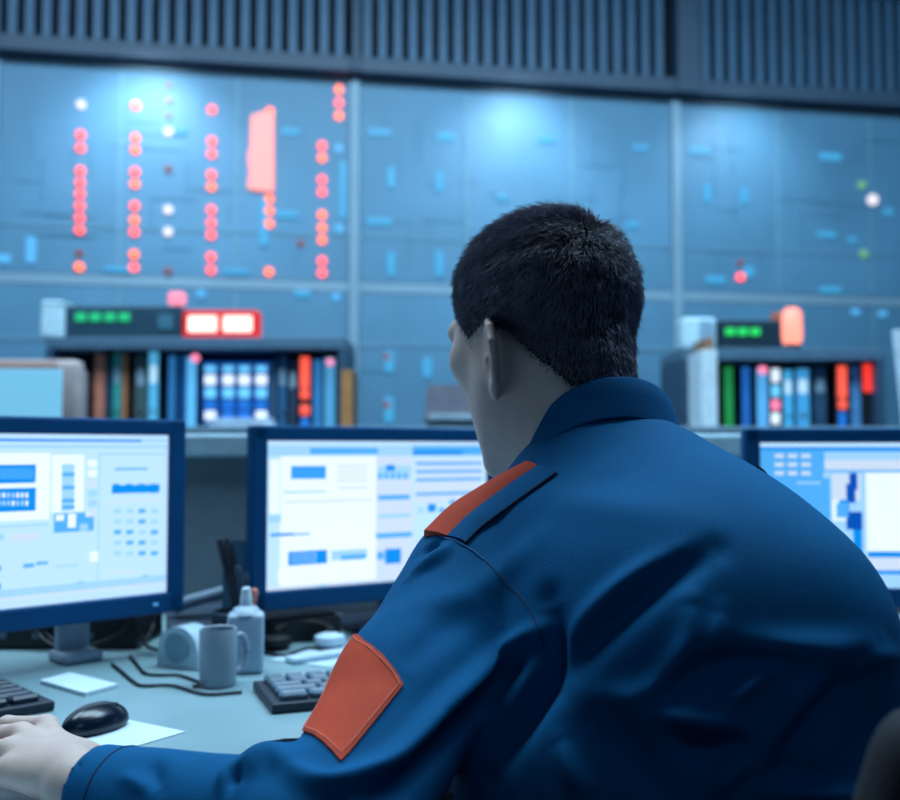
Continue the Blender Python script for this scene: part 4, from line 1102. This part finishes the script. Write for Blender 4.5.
HL = np.where((np.linalg.norm(ql[:, 1:] - V(-.018, -.038), axis=1) < .034) & (np.abs(ql[:, 0]) > .079), 0, HL)
# orientation check
if ((vb - HC) * nb_)[HL > 0].sum() < 0: nb_ = -nb_
hv = np.nonzero(HL > 0)[0]
# cap
mask = HL > .0022
fq = qb[mask[qb].all(1)]
used = np.unique(fq); remap = -np.ones(len(vb), int); remap[used] = np.arange(len(used))
capv = vb[used] + nb_[used] * (.0004 + HL[used] * .22)[:, None]
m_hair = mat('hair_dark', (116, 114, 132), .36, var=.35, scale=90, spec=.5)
m_cap = mat('hair_near_black', (20, 21, 30), .8, var=.2, scale=300)  # near-black hair colour for the cap and the brows
# strands
NS = 46000
tri_w = np.ones(len(hv)); pick = RNG.choice(hv, NS, p=np.clip(HL[hv] / .004, .12, 1) / np.clip(HL[hv] / .004, .12, 1).sum())
nbv = vb[pick] + RNG.normal(0, .0011, (NS, 3))
nn = nb_[pick]; lq = to_h(nbv)
WH = V(.012, -.075, .078)                      # whorl near the crown
away = (lq - WH); away = away @ RH            # back to world
away -= nn * (away * nn).sum(1)[:, None]; away /= (np.linalg.norm(away, axis=1)[:, None] + 1e-6)
sw = np.cross(nn, away)
dw = np.linalg.norm(lq - WH, axis=1)
clump = np.stack([np.sin(lq[:, 0] * 260 + 3 * np.sin(lq[:, 1] * 90)), np.sin(lq[:, 1] * 240 + 2 * lq[:, 2] * 50), np.sin(lq[:, 2] * 250 + 60 * lq[:, 0])], -1)
fl = away + sw * (.35 * np.exp(-dw / .04))[:, None] + clump * .16 + RNG.normal(0, .14, (NS, 3))
top = np.clip((lq[:, 2] - .03) / .06, 0, 1)
lift = .50 + .35 * top + .5 * np.exp(-(dw / .03) ** 2)
ln = HL[pick] * RNG.uniform(.75, 1.2, NS) * 1.05
d0 = nn * lift[:, None] + fl * .9; d0 /= np.linalg.norm(d0, axis=1)[:, None]
d1 = nn * (lift * .45)[:, None] + fl; d1[:, 2] -= .25; d1 /= np.linalg.norm(d1, axis=1)[:, None]
p0 = nbv - nn * .0006; p1 = p0 + d0 * (ln * .4)[:, None]; p2 = p1 + (d0 + d1) * .5 * (ln * .35)[:, None]; p3 = p2 + d1 * (ln * .35)[:, None]
sd = np.cross(d0, nn); sd /= (np.linalg.norm(sd, axis=1)[:, None] + 1e-9); sn = np.cross(d0, sd)
VV = []; rad = (.00042, .00040, .00032)
for p_, r in zip((p0, p1, p2), rad):
    for a in (0, 2 * PI / 3, 4 * PI / 3): VV.append(p_ + (sd * math.cos(a) + sn * math.sin(a)) * r)
VV.append(p3)
VV = np.stack(VV, 1); base = np.arange(NS)[:, None] * 10
tr = []
for l in (0, 3):
    for k in range(3):
        a, b = l + k, l + (k + 1) % 3
        tr += [(a, b, b + 3), (a, b + 3, a + 3)]
for k in range(3): tr.append((6 + k, 6 + (k + 1) % 3, 9))
TT = (base[:, :, None] + np.array(tr)[None]).reshape(-1, 3) if False else (np.arange(NS)[:, None, None] * 10 + np.array(tr)[None]).reshape(-1, 3)
HVv = VV.reshape(-1, 3)
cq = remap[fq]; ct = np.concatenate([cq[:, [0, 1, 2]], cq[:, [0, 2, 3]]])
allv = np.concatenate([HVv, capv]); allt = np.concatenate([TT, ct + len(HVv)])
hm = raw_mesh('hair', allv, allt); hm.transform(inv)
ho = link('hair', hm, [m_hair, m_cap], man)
mi_ = np.zeros(len(hm.polygons), np.int32); mi_[len(TT):] = 1
if len(mi_) == len(hm.polygons): hm.polygons.foreach_set('material_index', mi_)
# eyes and brows
m_eye = mat('eye_white', (220, 222, 226), .2); m_iris = mat('iris', (46, 38, 34), .2)
for s in (-1, 1):
    c = H(s * .032, .0815, .004)
    b = MB(); r = bmesh.ops.create_uvsphere(b.bm, u_segments=20, v_segments=14, radius=.0105)
    for v_ in r['verts']: v_.co = Vector(V(*v_.co) @ RH) + Vector(c)
    for f in b.bm.faces:
        l_ = (V(*f.calc_center_median()) - c) @ RH.T; f.material_index = 1 if l_[1] > .0088 else 0
    fin(b, 'eye', [m_eye, m_iris], man)
    L = [Vector(H(s * (.014 + .036 * t), .0885 - .012 * t * t, .030 + .005 * math.sin(t * PI))) for t in [k / 8 for k in range(9)]]
    fin(MB().tube(L, .003, n=6, rend=.001), 'eyebrow', m_cap, man)

# trousers and shoes
def tr_f(Pn):
    d = ell(Pn, (.262, .87, .53), (.165, .125, .085), Rt)
    for s, kx, ax_ in ((-1, .14, .13), (1, .42, .42)):
        hip = V(.265, .88, .53) + sh * (.085 * s)
        d = smin(d, cone(Pn, hip, (kx, 1.29, .545), .088, .068), .03)
        d = smin(d, cone(Pn, (kx, 1.29, .545), (ax_, 1.33, .10), .066, .052), .012)
    return smax(d, .075 - Pn[:, 2], .004)
vt, qt = sparse_mesh('t', tr_f, (0, .68, .04), (.58, 1.46, .68), .007)
tm = raw_mesh('trousers', vt, qt); tm.transform(inv); link('trousers', tm, mat('trouser_cloth', (10, 40, 78), .85, bump=.2, bscale=700), man)
for kx in (.13, .42):
    def sf(Pn, kx=kx):
        d = ell(Pn, (kx, 1.30, .05), (.042, .06, .05)); d = smin(d, ell(Pn, (kx, 1.40, .03), (.045, .10, .038)), .03)
        return smax(d, .0 + .002 - Pn[:, 2], .004)
    v, q = sparse_mesh('s', sf, (kx - .08, 1.2, -.02), (kx + .08, 1.54, .14), .004)
    sm_ = raw_mesh('shoe', v, q); sm_.transform(inv); link('shoe', sm_, mat('shoe_black', (14, 16, 20), .4), man)

# office chair
e = empty('office_chair', (.40, .84, 0), math.radians(-14), 'black office chair the man sits on, its back edge at the lower right corner', 'chair')
m_ch = mat('chair_fabric', (8, 16, 30), .85, bump=.3, bscale=600)
MB().box((-.05, .02, .405), (.50, .50, .07), bev=.03, seg=4).build('seat', m_ch, e, smooth=True)
b = MB(); b.box((0, 0, 0), (.46, .055, .44), bev=.026, seg=4)
for v_ in b.bm.verts:
    t = (v_.co.z + .22) / .44; v_.co.x *= 1 - .45 * t; v_.co.y += .9 * v_.co.x ** 2; v_.co += Vector((.018 + .02 * t, -.30 - .03 * t, .71))
b.build('backrest', m_ch, e, smooth=True)
MB().tube(spline([(0, -.05, .36), (.01, -.30, .37), (.03, -.345, .46), (.04, -.345, .60)], 5), .018).build('back_bracket', m_blk, e, smooth=True)
MB().cyl((0, 0, .24), .028, .28).build('gas_post', mat('chrome', (170, 180, 190), .3, 1), e)
for k in range(5):
    a = 2 * PI * k / 5 + .3; c, s = math.cos(a), math.sin(a)
    g = MB().tube([(0, 0, .11), (c * .15, s * .15, .10), (c * .29, s * .29, .075)], .02, rend=.013).build('base_arm', m_blk, e, smooth=True)
    MB().cyl((c * .29, s * .29, .03), .03, .045, n=20, rot=Matrix.Rotation(a, 4, 'Z') @ Matrix.Rotation(PI / 2, 4, 'X'), bev=.006).build('caster', m_blk, g)

# ============================================================ LIGHT, CAMERA
def area(name, loc, target, size, sy, energy, rgb, spread=None):
    l = bpy.data.lights.new(name, 'AREA'); l.shape = 'RECTANGLE'; l.size = size; l.size_y = sy; l.energy = energy; l.color = lin(rgb)
    if spread: l.spread = math.radians(spread)
    o = bpy.data.objects.new(name, l); COL.objects.link(o); o.location = loc
    o.rotation_euler = (Vector(target) - Vector(loc)).to_track_quat('-Z', 'Y').to_euler(); return o
area('ceiling_or_fill_light', (0.3, 1.8, 3.55), (0.3, 1.9, 0), 2.4, 1.2, 125, (196, 232, 250))
area('ceiling_or_fill_light', (-1.6, 2.0, 3.55), (-1.3, 1.7, 0), 1.2, 1.2, 54, (200, 228, 255))
area('ceiling_or_fill_light', (1.6, 1.9, 3.55), (1.2, 1.7, 0), 1.2, 1.2, 40, (170, 215, 255))
area('ceiling_or_fill_light', (0.6, -1.6, 3.55), (0.4, 0, .8), 1.6, 1.0, 15, (150, 205, 250))  # added fill behind the camera, lifts the dark lower back
def spot(loc, target, energy, ang, blend=1.0, rgb=(200, 228, 245)):
    l = bpy.data.lights.new('wall_washer', 'SPOT'); l.energy = energy; l.spot_size = math.radians(ang); l.spot_blend = blend; l.color = lin(rgb); l.shadow_soft_size = .05
    o = bpy.data.objects.new('wall_washer', l); COL.objects.link(o); o.location = loc; o.rotation_euler = (Vector(target) - Vector(loc)).to_track_quat('-Z', 'Y').to_euler()
for px, en in ((150, 27), (520, 22), (735, 14), (-150, 10)):
    s, z = WP(px, 95); spot(wpt(s, zTop + .02, .40), wpt(s, zTop - .45, 0), en, 105)
area('wall_fill_wash', wpt(0, 3.3, 1.6), wpt(0, 1.6, 0), 6, .4, 46, (165, 215, 245))  # added wash without a fixture, brightens the wall in place of haze
w = bpy.data.worlds.new('World'); SC.world = w; w.use_nodes = True
w.node_tree.nodes['Background'].inputs[0].default_value = lin((60, 110, 160)) + (1,); w.node_tree.nodes['Background'].inputs[1].default_value = .3
cd = bpy.data.cameras.new('camera'); cam = bpy.data.objects.new('camera', cd); COL.objects.link(cam)
cam.location = (0, 0, CAMZ); cam.rotation_euler = (PI / 2 + PITCH, 0, 0)
cd.sensor_width = 36; cd.sensor_fit = 'HORIZONTAL'; cd.lens = 40
cd.dof.use_dof = True; cd.dof.focus_distance = .95; cd.dof.aperture_fstop = 3.6; cd.clip_start = .02
SC.camera = cam
SC.view_settings.view_transform = 'Standard'; SC.view_settings.look = 'None'; SC.view_settings.gamma = 1; SC.view_settings.use_curve_mapping = False
SC.view_settings.exposure = 0.0
